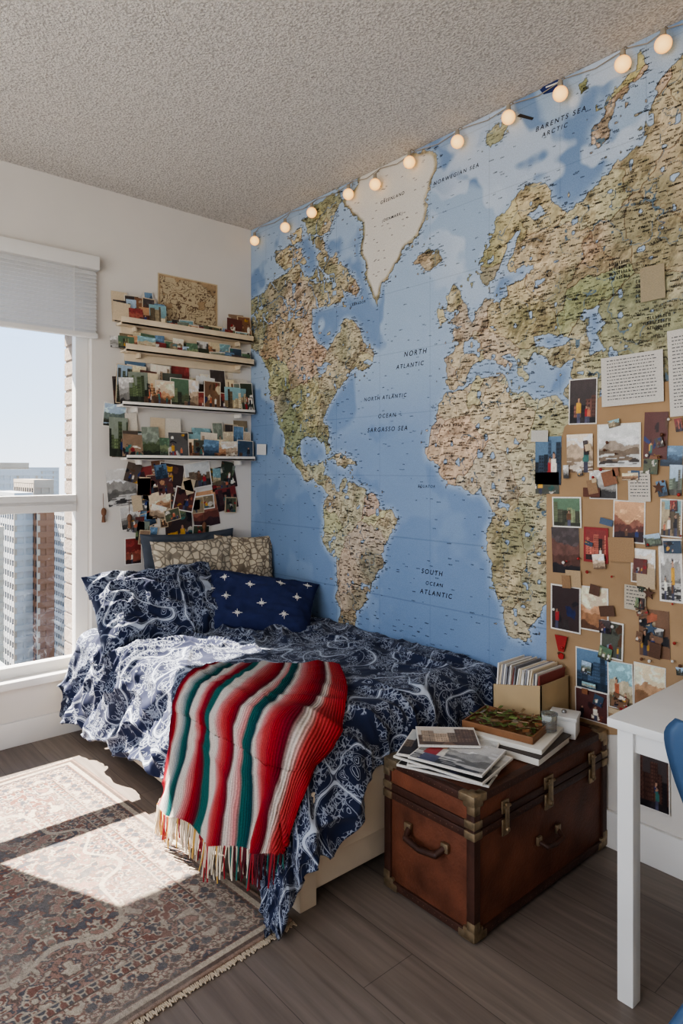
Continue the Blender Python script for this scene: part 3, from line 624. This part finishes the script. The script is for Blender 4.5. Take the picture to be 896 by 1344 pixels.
for j in range(NV):
    for i in range(NU):
        s, t = i/(NU-1), j/(NV-1)
        lf = .435-.07*sm((s)/.6)+.11*sm((s-.72)/.22)+.012*math.sin(s*40)
        py_ = -0.012+t*(by0-lf+.012)
        yy = max(py_, by0)
        lt = .17+.20*sm((-yy-.66)/.25)+.008*math.sin(py_*45)
        px_ = .10+.03*math.sin(t*5)+s*(bx1+lt-.10)
        p = bedsurf(px_, py_)
        p.y = min(p.y, -0.012); p.z = max(p.z, .03)
        pos.append((max(p.x, .03), p.y, p.z)); uvs.append((px_, py_))
o = raw_mesh('duvet', pos, grid_quads(NU, NV), None, m_duvet, True, uvs)
if o.data.polygons[NU*20].normal.z < 0: o.data.flip_normals()
md = o.modifiers.new('s', 'SOLIDIFY'); md.thickness = .012; md.offset = -1
NS, NT = 130, 170; pos = []; uvs = []
def qb(A, B, C_, t): return tuple((1-t)**2*A[k]+2*t*(1-t)*B[k]+t*t*C_[k] for k in (0, 1))
def serape(s, t, off=.010):
    def lp(A, B): return (A[0]+(B[0]-A[0])*s, A[1]+(B[1]-A[1])*s)
    T = lp((1.02, -.83), (1.335, -.49)); M = lp((1.14, -1.03), (1.83, -.78)); Hh = lp((1.14, -1.345), (1.865, -1.215))
    M = (M[0], M[1]-.06*math.sin(s*math.pi)); Hh = (Hh[0]+.01*math.sin(s*21), Hh[1]-.06*math.sin(s*math.pi)-.012*math.sin(s*17))
    q = qb(T, M, Hh, t)
    w = s*5.2*math.pi+1.1*math.sin(t*2.5+1)+.8*math.sin(s*5+t*3)
    wrk = .005*(1-abs(noise.noise(Vector((s*5, t*3.5, 4)))))**3
    return bedsurf(q[0], q[1], off+wrk+(.004+.008*t)*(1+math.sin(w)))
for j in range(NT):
    for i in range(NS):
        s, t = i/(NS-1), j/(NT-1); p = serape(s, t); pos.append(tuple(p)); uvs.append((s, t*1.6))
o = raw_mesh('serape_blanket', pos, grid_quads(NS, NT), None, m_serape, True, uvs)
if o.data.polygons[NS*5].normal.z < 0: o.data.flip_normals()
md = o.modifiers.new('s', 'SOLIDIFY'); md.thickness = .006; md.offset = 1
a = Asm('fringe'); rf = random.Random(2)
fm = [mat('fringe_cream', L(204, 192, 172), .9), mat('fringe_red', L(140, 34, 44), .9), mat('fringe_teal', L(40, 96, 90), .9), mat('fringe_yellow', L(190, 152, 84), .9), mat('fringe_dark', L(80, 24, 36), .9)]
for k in range(130):
    s = k/129; p = serape(s, 1.0, .016); mm = rf.choice([fm[0], fm[0], fm[0], fm[1], fm[3]]) if s < .6 else rf.choice([fm[0], fm[1], fm[4], fm[2], fm[4]])
    ln = rf.uniform(.055, .095); dx = rf.uniform(-.014, .014); dy = rf.uniform(-.014, .006)
    a.tube([tuple(p+Vector((0, 0, .004))), (p.x+dx*.4, p.y+dy*.4-.002, p.z-ln*.5), (p.x+dx, p.y+dy, max(.01, p.z-ln))], .0023, mm, 5)
fo = a.done(); fo.parent = o

# ------------------------------------------------------------------ pillows
def pillow(name, c, w, h, t, yaw, pitch, roll, m, seed=0, uvs_=1.0, n=44, wr_=.012):
    c = Vector(c); cy_, sy_ = math.cos(yaw), math.sin(yaw)
    outw = Vector((cy_, sy_, 0)); Wd = Vector((-sy_, cy_, 0)); N = outw*math.cos(pitch)+Vector((0, 0, 1))*math.sin(pitch); V = N.cross(Wd)
    if V.z < 0: V = -V
    cr, sr = math.cos(roll), math.sin(roll); Wd, V = Wd*cr+V*sr, V*cr-Wd*sr
    def f(a_, b_, side, off=0):
        x = w/2*a_*(1-.075*(1-b_*b_)*a_*a_); y = h/2*b_*(1-.075*(1-a_*a_)*b_*b_)
        th = t/2*((1-a_**4)*(1-b_**4))**.55*(1-.25*(a_*a_+b_*b_)/2)
        nn = noise.noise(Vector((a_*2.2+seed, b_*2.2, side*3)))*wr_*1.2+(1-abs(noise.noise(Vector((a_*4+seed, b_*4, side*5+2)))))**4*wr_
        return c+Wd*x+V*y+N*side*(th+nn*min(1, th/.02)+off)
    pos = []; uv = []
    for side in (1, -1):
        for j in range(n):
            for i in range(n):
                a_ = math.sin((2*i/(n-1)-1)*math.pi/2); b_ = math.sin((2*j/(n-1)-1)*math.pi/2)
                pos.append(tuple(f(a_, b_, side))); uv.append((a_*w/2*uvs_+seed, b_*h/2*uvs_+side))
    q = grid_quads(n, n); q2 = q[:, ::-1]+n*n
    o = raw_mesh(name, pos, np.concatenate([q, q2]), None, m, True, uv)
    bm = bmesh.new(); bm.from_mesh(o.data); bmesh.ops.remove_doubles(bm, verts=bm.verts, dist=1e-4); bmesh.ops.recalc_face_normals(bm, faces=bm.faces); bm.to_mesh(o.data); bm.free()
    return o, f, Wd, V, N
m_pil2 = mat('navy_cotton', L(29, 38, 78), .9, var=.12, scale=30)
def mottled(name, c1, c2, sc):
    m, nt, b = new_mat(name); tc = node(nt, 'ShaderNodeTexCoord'); v = node(nt, 'ShaderNodeTexVoronoi', Scale=sc, feature='DISTANCE_TO_EDGE'); nt.links.new(tc.outputs['UV'], v.inputs['Vector'])
    r = ramp(nt, [(0, c2), (.06, c2), (.12, c1)]); nt.links.new(v.outputs['Distance'], r.inputs['Fac']); nt.links.new(r.outputs['Color'], b.inputs['Base Color']); b.inputs['Roughness'].default_value = .9; return m
m_pil3 = mottled('knit_cream', L(196, 184, 162), L(128, 118, 104), 30); m_pil4 = mottled('woven_beige', L(196, 182, 156), L(124, 110, 94), 36); m_pil5 = mat('grey_cotton', L(70, 76, 86), .9)
pillow('throw_pillow_grey', (.07, -.42, .705), .54, .42, .09, 0, .10, 0, m_pil5, 5)
pillow('throw_pillow_cream', (.19, -.45, .690), .46, .40, .10, 0, .24, 0, m_pil3, 8)
pillow('throw_pillow_beige', (.19, -.165, .690), .33, .40, .12, -.2, .28, -.06, m_pil4, 3)
pillow('bed_pillow', (.37, -.735, .615), .62, .40, .16, -.08, .72, .03, duvet_mat('pillowcase_print', L(29, 36, 62), L(172, 180, 194), 1.15), 2, n=64, wr_=.022)
o, f, Wd, V, N = pillow('star_pillow', (.54, -.325, .588), .57, .35, .14, -.55, .86, -.20, m_pil2, 11, n=50)
a = Asm('stars'); 
for (pa, pb) in [(-.62, .55), (-.15, .35), (.35, .55), (.68, .15), (-.5, -.15), (.1, -.2), (.5, -.5), (-.25, -.65), (-.82, .1), (.82, .72)]:
    for k in range(4):
        an = k*math.pi/4+.2; l = (.125 if k % 2 == 0 else .075); pts = []
        for q in (-1, 1): pts.append((pa+q*l*math.cos(an)*.65, pb+q*l*math.sin(an)))
        mid = f(pa, pb, 1, .003); p0 = f(*pts[0], 1, .002); p1 = f(*pts[1], 1, .002); a.cyl(p0, mid, .0012, .0034, m_paper, 5); a.cyl(mid, p1, .0034, .0012, m_paper, 5)
so = a.done(); so.parent = o

# ------------------------------------------------------------------ rug (painted persian pattern, mirrored ornament)
rw, rl_ = 1.0, 1.42; nu, nv = 560, 400
U_ = np.linspace(-1, 1, nu); V_ = np.linspace(-1, 1, nv); UU, VV = np.meshgrid(U_, V_)
X = np.abs(UU)*rl_/2; Y = np.abs(VV)*rw/2; dE = np.minimum(rl_/2-X, rw/2-Y)
cream = c3(180, 168, 150); rust = c3(122, 86, 76); navy = c3(82, 84, 90); brn = c3(104, 88, 80); rose = c3(152, 120, 108); sage = c3(122, 118, 108)
def quant(Q, cols, th):
    out = np.broadcast_to(cols[0], Q.shape+(3,)).copy()
    for c_, t_ in zip(cols[1:], th): out[Q > t_] = c_
    return out
n1 = fbm(X, Y, 24, 201, 2); n2 = fbm(X, Y, 60, 211, 2)
field = quant(n1*.5+n2*.5, [rust, cream, navy, rose, brn, cream], [.38, .44, .50, .56, .62])
med = np.hypot(X/.42, Y/.28)+.12*np.cos(np.arctan2(Y, X)*8); field = np.where(((med < 1) & (med > .95))[..., None], cream, field)
field = np.where((med < .95)[..., None], quant(n1*.4+n2*.6, [navy, rust, cream, sage, rose], [.42, .49, .55, .62]), field)
T = np.where(rl_/2-X < rw/2-Y, Y, X)
def motif(Tn, per, seed):
    a_ = np.abs((Tn % per)-per/2); return fbm(a_, dE, 62, seed, 2)
bord = quant(motif(T, .09, 401), [navy, rose, cream, brn, rust, cream], [.38, .45, .50, .56, .63])
rc = field; rc = np.where((dE < .172)[..., None], cream*.85, rc); rc = np.where((dE < .166)[..., None], quant(motif(T, .03, 421), [rust, cream, navy], [.45, .56]), rc); rc = np.where((dE < .142)[..., None], brn*.8, rc); rc = np.where((dE < .137)[..., None], bord, rc)
rc = np.where((dE < .050)[..., None], brn*.8, rc); rc = np.where((dE < .045)[..., None], quant(motif(T, .026, 431), [cream, rust, navy], [.45, .56]), rc); rc = np.where((dE < .022)[..., None], brn*.8, rc); rc = np.where((dE < .008)[..., None], c3(140, 116, 102), rc)
wear = fbm(UU, VV, 4, 230, 4); rc = mixc(rc, c3(146, 136, 126), np.clip((wear-.33)*1.4, .12, .5))*(.75+.5*fbm(UU, VV, 90, 240, 2))[..., None]
ang = math.radians(4); cxr, cyr = 1.07, -1.56
PX = cxr+(UU*rl_/2)*math.cos(ang)-(VV*rw/2)*math.sin(ang); PY = cyr+(UU*rl_/2)*math.sin(ang)+(VV*rw/2)*math.cos(ang)
PZ = .008+.003*fbm(UU, VV, 3, 250, 2)
rug = raw_mesh('persian_rug', np.stack([PX, PY, PZ], -1), grid_quads(nu, nv), rc, attr_mat('rug_wool', .98, 400, .25, .6, 500, spec=.1), True)
md = rug.modifiers.new('s', 'SOLIDIFY'); md.thickness = .008; md.offset = -1
a = Asm('rug_fringe'); m_rf = mat('rug_fringe', L(196, 180, 158), .95)
for e in (-1, 1):
    for k in range(230):
        v = -rw/2+rw*k/229; u = e*rl_/2; l = rf.uniform(.012, .022); x = cxr+u*math.cos(ang)-v*math.sin(ang); y = cyr+u*math.sin(ang)+v*math.cos(ang)
        a.box((x+e*l/2, y, .004), (l, .0026, .003), m_rf, Matrix.Rotation(ang+rf.uniform(-.3, .3), 3, 'Z'))
o = a.done(); o.parent = rug

# ------------------------------------------------------------------ trunk
tx0, tx1, ty0, ty1, tz = 1.80, 2.125, -.71, -.02, .385
a = Asm('vintage_trunk'); lz = .295
a.bb(tx0+.004, tx1-.004, ty0+.004, ty1-.004, .012, lz-.002, m_leath, .006); a.bb(tx0+.002, tx1-.002, ty0+.002, ty1-.002, lz+.002, tz-.002, m_leath, .01)
def strip(p, q, w=.022, th=.004, m=m_leathd):
    p = Vector(p); q = Vector(q); a.box((p+q)/2, (abs(q.x-p.x)+w*(abs(q.x-p.x) < 1e-6)+.004, abs(q.y-p.y)+w*(abs(q.y-p.y) < 1e-6)+.004, abs(q.z-p.z)+w*(abs(q.z-p.z) < 1e-6)), m, bevel=.003)
for z in (.022, lz-.012, lz+.012, tz-.010):
    for x in (tx0+.010, tx1-.010): strip((x, ty0, z), (x, ty1, z))
    for y in (ty0+.010, ty1-.010): strip((tx0, y, z), (tx1, y, z))
for x in (tx0+.010, tx1-.010):
    for y in (ty0+.010, ty1-.010): strip((x, y, .01), (x, y, tz))
for x, sx in ((tx0, 1), (tx1, -1)):       # brass corner caps, three-lobed
    for y, sy in ((ty0, 1), (ty1, -1)):
        for z, szz in ((.010, 1), (tz, -1)):
            a.box((x+sx*.015, y+sy*.015, z+szz*.014), (.040, .040, .034), m_brass, bevel=.006)
            a.box((x+sx*.035, y+sy*.008, z+szz*.008), (.030, .026, .022), m_brass, bevel=.004); a.box((x+sx*.008, y+sy*.035, z+szz*.008), (.026, .030, .022), m_brass, bevel=.004)
            a.box((x+sx*.008, y+sy*.008, z+szz*.035), (.026, .026, .026), m_brass, bevel=.004)
        for z in (lz-.012, lz+.016): a.box((x+sx*.012, y+sy*.012, z), (.036, .036, .022), m_brass, bevel=.004)
for y, big in ((ty0+.13, 0), (-.365, 1), (ty1-.10, 0)):
    w = .032 if not big else .046
    a.box((tx1+.004, y, lz+.028), (.006, w, .036), m_brass, bevel=.003); a.box((tx1+.004, y, lz-.028), (.006, w*.9, .046), m_brass, bevel=.003)
    a.box((tx1+.011, y, lz+.002), (.008, w*.42, .075), m_brass, bevel=.003); a.sph((tx1+.014, y, lz-.032), .008, m_brass, (.6, 1, 1), 12)
    a.cyl((tx1+.011, y-w*.45, lz+.030), (tx1+.011, y+w*.45, lz+.030), .004, .004, m_brass, 10)
a.tube([(tx1+.002, -.415, .165), (tx1+.026, -.405, .155), (tx1+.028, -.365, .150), (tx1+.026, -.325, .155), (tx1+.002, -.315, .165)], .007, m_leathd, 10)
for y in (-.415, -.315): a.box((tx1+.004, y, .168), (.010, .022, .026), m_brass, bevel=.004)
xm = (tx0+tx1)/2
a.tube([(xm-.065, ty0-.002, .215), (xm-.055, ty0-.028, .20), (xm, ty0-.032, .193), (xm+.055, ty0-.028, .20), (xm+.065, ty0-.002, .215)], .009, m_leathd, 10)
for x in (xm-.068, xm+.068): a.box((x, ty0-.003, .217), (.026, .012, .026), m_brass, bevel=.004)
for k in range(24):
    y = ty0+.05+k*(ty1-ty0-.1)/23
    for z in (.022, lz-.012, tz-.01): a.sph((tx1+.001, y, z), .0024, m_brass, seg=8)
for k in range(12):
    x = tx0+.05+k*(tx1-tx0-.1)/11
    for z in (.022, lz-.012, tz-.01): a.sph((x, ty0-.001, z), .0024, m_brass, seg=8)
a.done()

# ------------------------------------------------------------------ things on the trunk
def rz(d): return Matrix.Rotation(math.radians(d), 3, 'Z')
P = Prints(); z = tz+.001
for k, (x, y, w, h, r_, pl) in enumerate([(1.955, -.585, .27, .21, .35, 6), (1.945, -.57, .25, .20, .6, 9), (1.965, -.60, .28, .20, .2, 6), (1.93, -.575, .27, .19, .5, 1), (1.985, -.605, .22, .19, .28, 6), (1.90, -.55, .18, .14, .8, 9)]):
    U = (math.cos(r_), math.sin(r_), 0); V = (-math.sin(r_), math.cos(r_), 0); P.card((x, y, z), U, V, w, h, .004, PAL[pl], th=.006, kind=(.2, .5)[k % 2]); z += .0088
P.done('magazine_stack')
a = Asm('large_book')
a.box((1.985, -.335, tz+.0125), (.27, .22, .022), m_paper, rz(8), .002); a.box((1.985, -.335, tz+.0250), (.28, .23, .003), mat('book_cover', L(70, 62, 58), .6), rz(8)); a.box((1.98, -.335, tz+.034), (.26, .21, .014), m_paper, rz(14), .002); a.done()
tz2 = tz+.042
a = Asm('wooden_tray'); M = rz(12); c0 = Vector((1.965, -.335, tz2+.004)); a.box(c0, (.23, .17, .008), m_wood, M, .002)
for dx, dy, sx, sy in ((.111, 0, .006, .17), (-.111, 0, .006, .17), (0, .082, .23, .006), (0, -.082, .23, .006)): a.box(c0+M @ Vector((dx, dy, .008)), (sx, sy, .020), m_wood, M, .002)
for k in range(130):
    p = c0+M @ Vector((rf.uniform(-.10, .10), rf.uniform(-.07, .07), rf.uniform(.006, .036))); a.box(p, (rf.uniform(.012, .034), rf.uniform(.004, .012), .002), rf.choice((m_green, m_green, m_wood, m_brass)), Matrix.Rotation(rf.uniform(0, 6), 3, 'Z') @ Matrix.Rotation(rf.uniform(-.8, .8), 3, 'X'))
a.done()
m_gl, nt, b = new_mat('jar_glass'); b.inputs['Transmission Weight'].default_value = .9; b.inputs['Roughness'].default_value = .05; b.inputs['Base Color'].default_value = (.85, .93, .92, 1)
a = Asm('glass_jar'); a.cyl((2.07, -.265, tz+.046), (2.07, -.265, tz+.095), .022, .024, m_gl, 24, True); a.cyl((2.07, -.265, tz+.095), (2.07, -.265, tz+.098), .026, .026, m_gl, 24); a.done()
a = Asm('white_box'); a.box((2.055, -.155, tz+.029), (.085, .075, .056), m_white, rz(20), .004); a.box((2.055, -.155, tz+.063), (.091, .081, .012), m_white, rz(20), .003); a.sph((2.055, -.155, tz+.072), .008, m_metal); a.done()
a = Asm('magazine_file'); cx_, cy__ = 1.905, -.115
w_, d_, h_ = .19, .17, .14
a.box((cx_, cy__, tz+.003), (w_, d_, .004), m_card)
a.prism([(cx_-w_/2, cy__-d_/2, tz+.001), (cx_+w_/2, cy__-d_/2, tz+.001), (cx_+w_/2, cy__-d_/2, tz+.15), (cx_-w_/2, cy__-d_/2, tz+.11)], (0, .004, 0), m_card)
a.prism([(cx_-w_/2, cy__+d_/2-.004, tz+.001), (cx_+w_/2, cy__+d_/2-.004, tz+.001), (cx_+w_/2, cy__+d_/2-.004, tz+.15), (cx_-w_/2, cy__+d_/2-.004, tz+.11)], (0, .004, 0), m_card)
a.bb(cx_-w_/2, cx_-w_/2+.004, cy__-d_/2, cy__+d_/2, tz+.001, tz+.11, m_card); a.bb(cx_+w_/2-.004, cx_+w_/2, cy__-d_/2, cy__+d_/2, tz+.001, tz+.15, m_card)
mg = [m_paper, m_shelf, m_cream, mat('mag_grey', L(140, 140, 145), .5), m_paper, mat('mag_red', L(130, 66, 58), .5)]
for k in range(20):
    x = cx_-w_/2+.012+k*.0083; a.box((x, cy__, tz+.095+rf.uniform(-.006, .008)), (.005, .155, .175+rf.uniform(0, .015)), rf.choice(mg), Matrix.Rotation(rf.uniform(.04, .16), 3, 'Y'))
a.done()

# ------------------------------------------------------------------ desk + chair
a = Asm('white_desk'); dx0, dx1, dy0, dy1, dz = 2.435, 3.55, -.615, -.022, .66
a.bb(dx0, dx1, dy0, dy1, dz-.022, dz, m_white, .004); a.bb(dx0+.03, dx1-.03, dy0+.03, dy1-.03, dz-.075, dz-.022, m_white, .002)
for x in (dx0+.035, dx1-.035):
    for y in (dy0+.037, dy1-.037): a.bb(x-.019, x+.019, y-.019, y+.019, 0, dz-.022, m_white, .003)
a.done()
prof = [(-.46, .395, .20), (-.50, .412, .215), (-.62, .405, .225), (-.76, .397, .222), (-.83, .41, .205), (-.865, .46, .195), (-.885, .57, .205), (-.90, .68, .24), (-.905, .755, .255), (-.905, .79, .235)]
pos = []; n = 25; cxx = 2.925; m2 = 40
def pf(t):
    k = t*(len(prof)-1); i = min(int(k), len(prof)-2); f_ = k-i; p0 = prof[max(i-1, 0)]; p1 = prof[i]; p2 = prof[i+1]; p3 = prof[min(i+2, len(prof)-1)]
    return [0.5*((2*p1[q])+(-p0[q]+p2[q])*f_+(2*p0[q]-5*p1[q]+4*p2[q]-p3[q])*f_**2+(-p0[q]+3*p1[q]-3*p2[q]+p3[q])*f_**3) for q in range(3)]
for j in range(m2):
    y, z, hw = pf(j/(m2-1)); bk = sm((z-.42)/.1)
    for i in range(n):
        s = 2*i/(n-1)-1; e = s*s
        pos.append((cxx+s*hw, y+bk*e*.045, z+(1-bk)*e*.025))
ch = raw_mesh('desk_chair', pos, grid_quads(n, m2), None, m_blue, True); md = ch.modifiers.new('s', 'SOLIDIFY'); md.thickness = .008
a = Asm('chair_legs')
for sx in (-1, 1):
    a.cyl((cxx+sx*.15, -.78, .395), (cxx+sx*.34, -.93, 0), .019, .014, m_blue, 14); a.cyl((cxx+sx*.15, -.55, .40), (cxx+sx*.24, -.44, 0), .019, .014, m_blue, 14)
    a.cyl((cxx+sx*.15, -.78, .385), (cxx+sx*.15, -.55, .39), .012, .012, m_blue)
a.cyl((cxx-.15, -.67, .385), (cxx+.15, -.67, .385), .012, .012, m_blue)
o = a.done(); o.parent = ch

# ------------------------------------------------------------------ city outside
m_bw = mat('tower_white', L(170, 170, 168), .8, var=.05, scale=.1); m_bb = mat('tower_brick', L(124, 88, 66), .9, scale=.1); m_bg = mat('tower_glass', L(52, 60, 70), .35, var=.4, scale=.3); m_bt = mat('tower_tan', L(164, 150, 132), .9, scale=.1)
m_tree = mat('tree_tops', L(60, 70, 48), 1, var=.4, scale=.2); m_grd = mat('city_ground', L(96, 96, 94), 1, var=.3, scale=.05)
def tower(a, x, y0, y1, top, mm, dep=20, fh=3.0, bay=2.2, bot=-70):
    a.bb(x-dep, x, y0, y1, bot, top, m_bg); z = top; a.bb(x-dep-.3, x+.3, y0-.3, y1+.3, top, top+1, mm)
    while z > bot: a.bb(x-dep-.2, x+.35, y0-.2, y1+.2, z-1.4, z, mm); z -= fh
    y = y0; k = 0
    while y <= y1+.01: a.bb(x, x+.3, y-.35, y+.35, bot, top, mm if k % 3 else m_bt); y += bay; k += 1
    xx = x-dep
    while xx <= x: a.bb(xx-.3, xx+.3, y0-.25, y1+.25, bot, top, mm); xx += bay
a = Asm('city_towers')
tower(a, -180, 46.5, 50.5, -6, m_bw); tower(a, -176, 50.9, 54.6, -9, m_bb); tower(a, -200, 57, 62, -3, m_bt); tower(a, -260, 62, 76, 0, m_bw); tower(a, -330, 80, 92, 3, m_bt); tower(a, -230, 77, 83, -14, m_bw)
tower(a, -150, 30, 36, -12, m_bt); tower(a, -420, 112, 135, 1, m_bw); tower(a, -200, 20, 29, -25, m_bb)
for k in range(40):
    y = rf.uniform(-150, 330); x = rf.uniform(-800, -450); t_ = rf.uniform(-30, 4); w = rf.uniform(10, 26); a.bb(x-20, x, y, y+w, -70, t_, rf.choice((m_bw, m_bt, m_bb)))
    for zq in range(8): a.bb(x, x+.2, y+1, y+w-1, t_-4-zq*4, t_-2.3-zq*4, m_bg)
a.done()
a = Asm('street_trees')
for k in range(90): a.sph((rf.uniform(-140, -100), rf.uniform(10, 75), rf.uniform(-68, -58)), rf.uniform(4, 8), m_tree, seg=8)
a.done()
Asm('low_roof').bb(-60, -40, 4, 10.2, -20, -12.0, m_bw).done()
Asm('city_ground').bb(-1200, -30, -600, 800, -71, -70, m_grd).done()

# ------------------------------------------------------------------ light
w = bpy.data.worlds.new('World'); scene.world = w; w.use_nodes = True; nt = w.node_tree; bg = nt.nodes['Background']
tc = node(nt, 'ShaderNodeTexCoord'); sp = node(nt, 'ShaderNodeSeparateXYZ'); nt.links.new(tc.outputs['Generated'], sp.inputs[0])
r = ramp(nt, [(0.0, (.80, .89, 1, 1)), (.08, (.60, .77, 1, 1)), (.25, (.42, .64, .98, 1)), (.6, (.34, .56, .92, 1))]); nt.links.new(sp.outputs['Z'], r.inputs['Fac']); nt.links.new(r.outputs['Color'], bg.inputs['Color'])
bg.inputs['Strength'].default_value = 2.1
sun = bpy.data.lights.new('sun', 'SUN'); sun.energy = 29; sun.angle = math.radians(.4); sun.color = (1, .92, .82)
so = bpy.data.objects.new('sun', sun); COL.objects.link(so); so.rotation_euler = Vector((1, .45, -1.13)).to_track_quat('-Z', 'Y').to_euler()
lt = bpy.data.lights.new('fill_light', 'AREA'); lt.energy = 34; lt.shape = 'RECTANGLE'; lt.size = 2.4; lt.size_y = 1.6; lt.color = (1, .92, .82)  # fill light added out of view behind the camera
lo = bpy.data.objects.new('fill_light', lt); COL.objects.link(lo); lo.location = (2.3, YB+.05, 1.5); lo.rotation_euler = Vector((0, 1, -.05)).to_track_quat('-Z', 'Y').to_euler()

# ------------------------------------------------------------------ camera
cam = bpy.data.cameras.new('camera'); co_ = bpy.data.objects.new('camera', cam); COL.objects.link(co_)
co_.location = CAM; co_.rotation_euler = Vector((F[0], F[1], 0)).to_track_quat('-Z', 'Y').to_euler()
cam.sensor_fit = 'VERTICAL'; cam.sensor_height = 36; cam.lens = 872/1344*36; cam.shift_y = -57/1344; cam.clip_end = 3000; cam.clip_start = .05
scene.camera = co_
scene.view_settings.view_transform = 'AgX'
try: scene.view_settings.look = 'AgX - Medium High Contrast'
except Exception: pass
scene.view_settings.exposure = 0.38
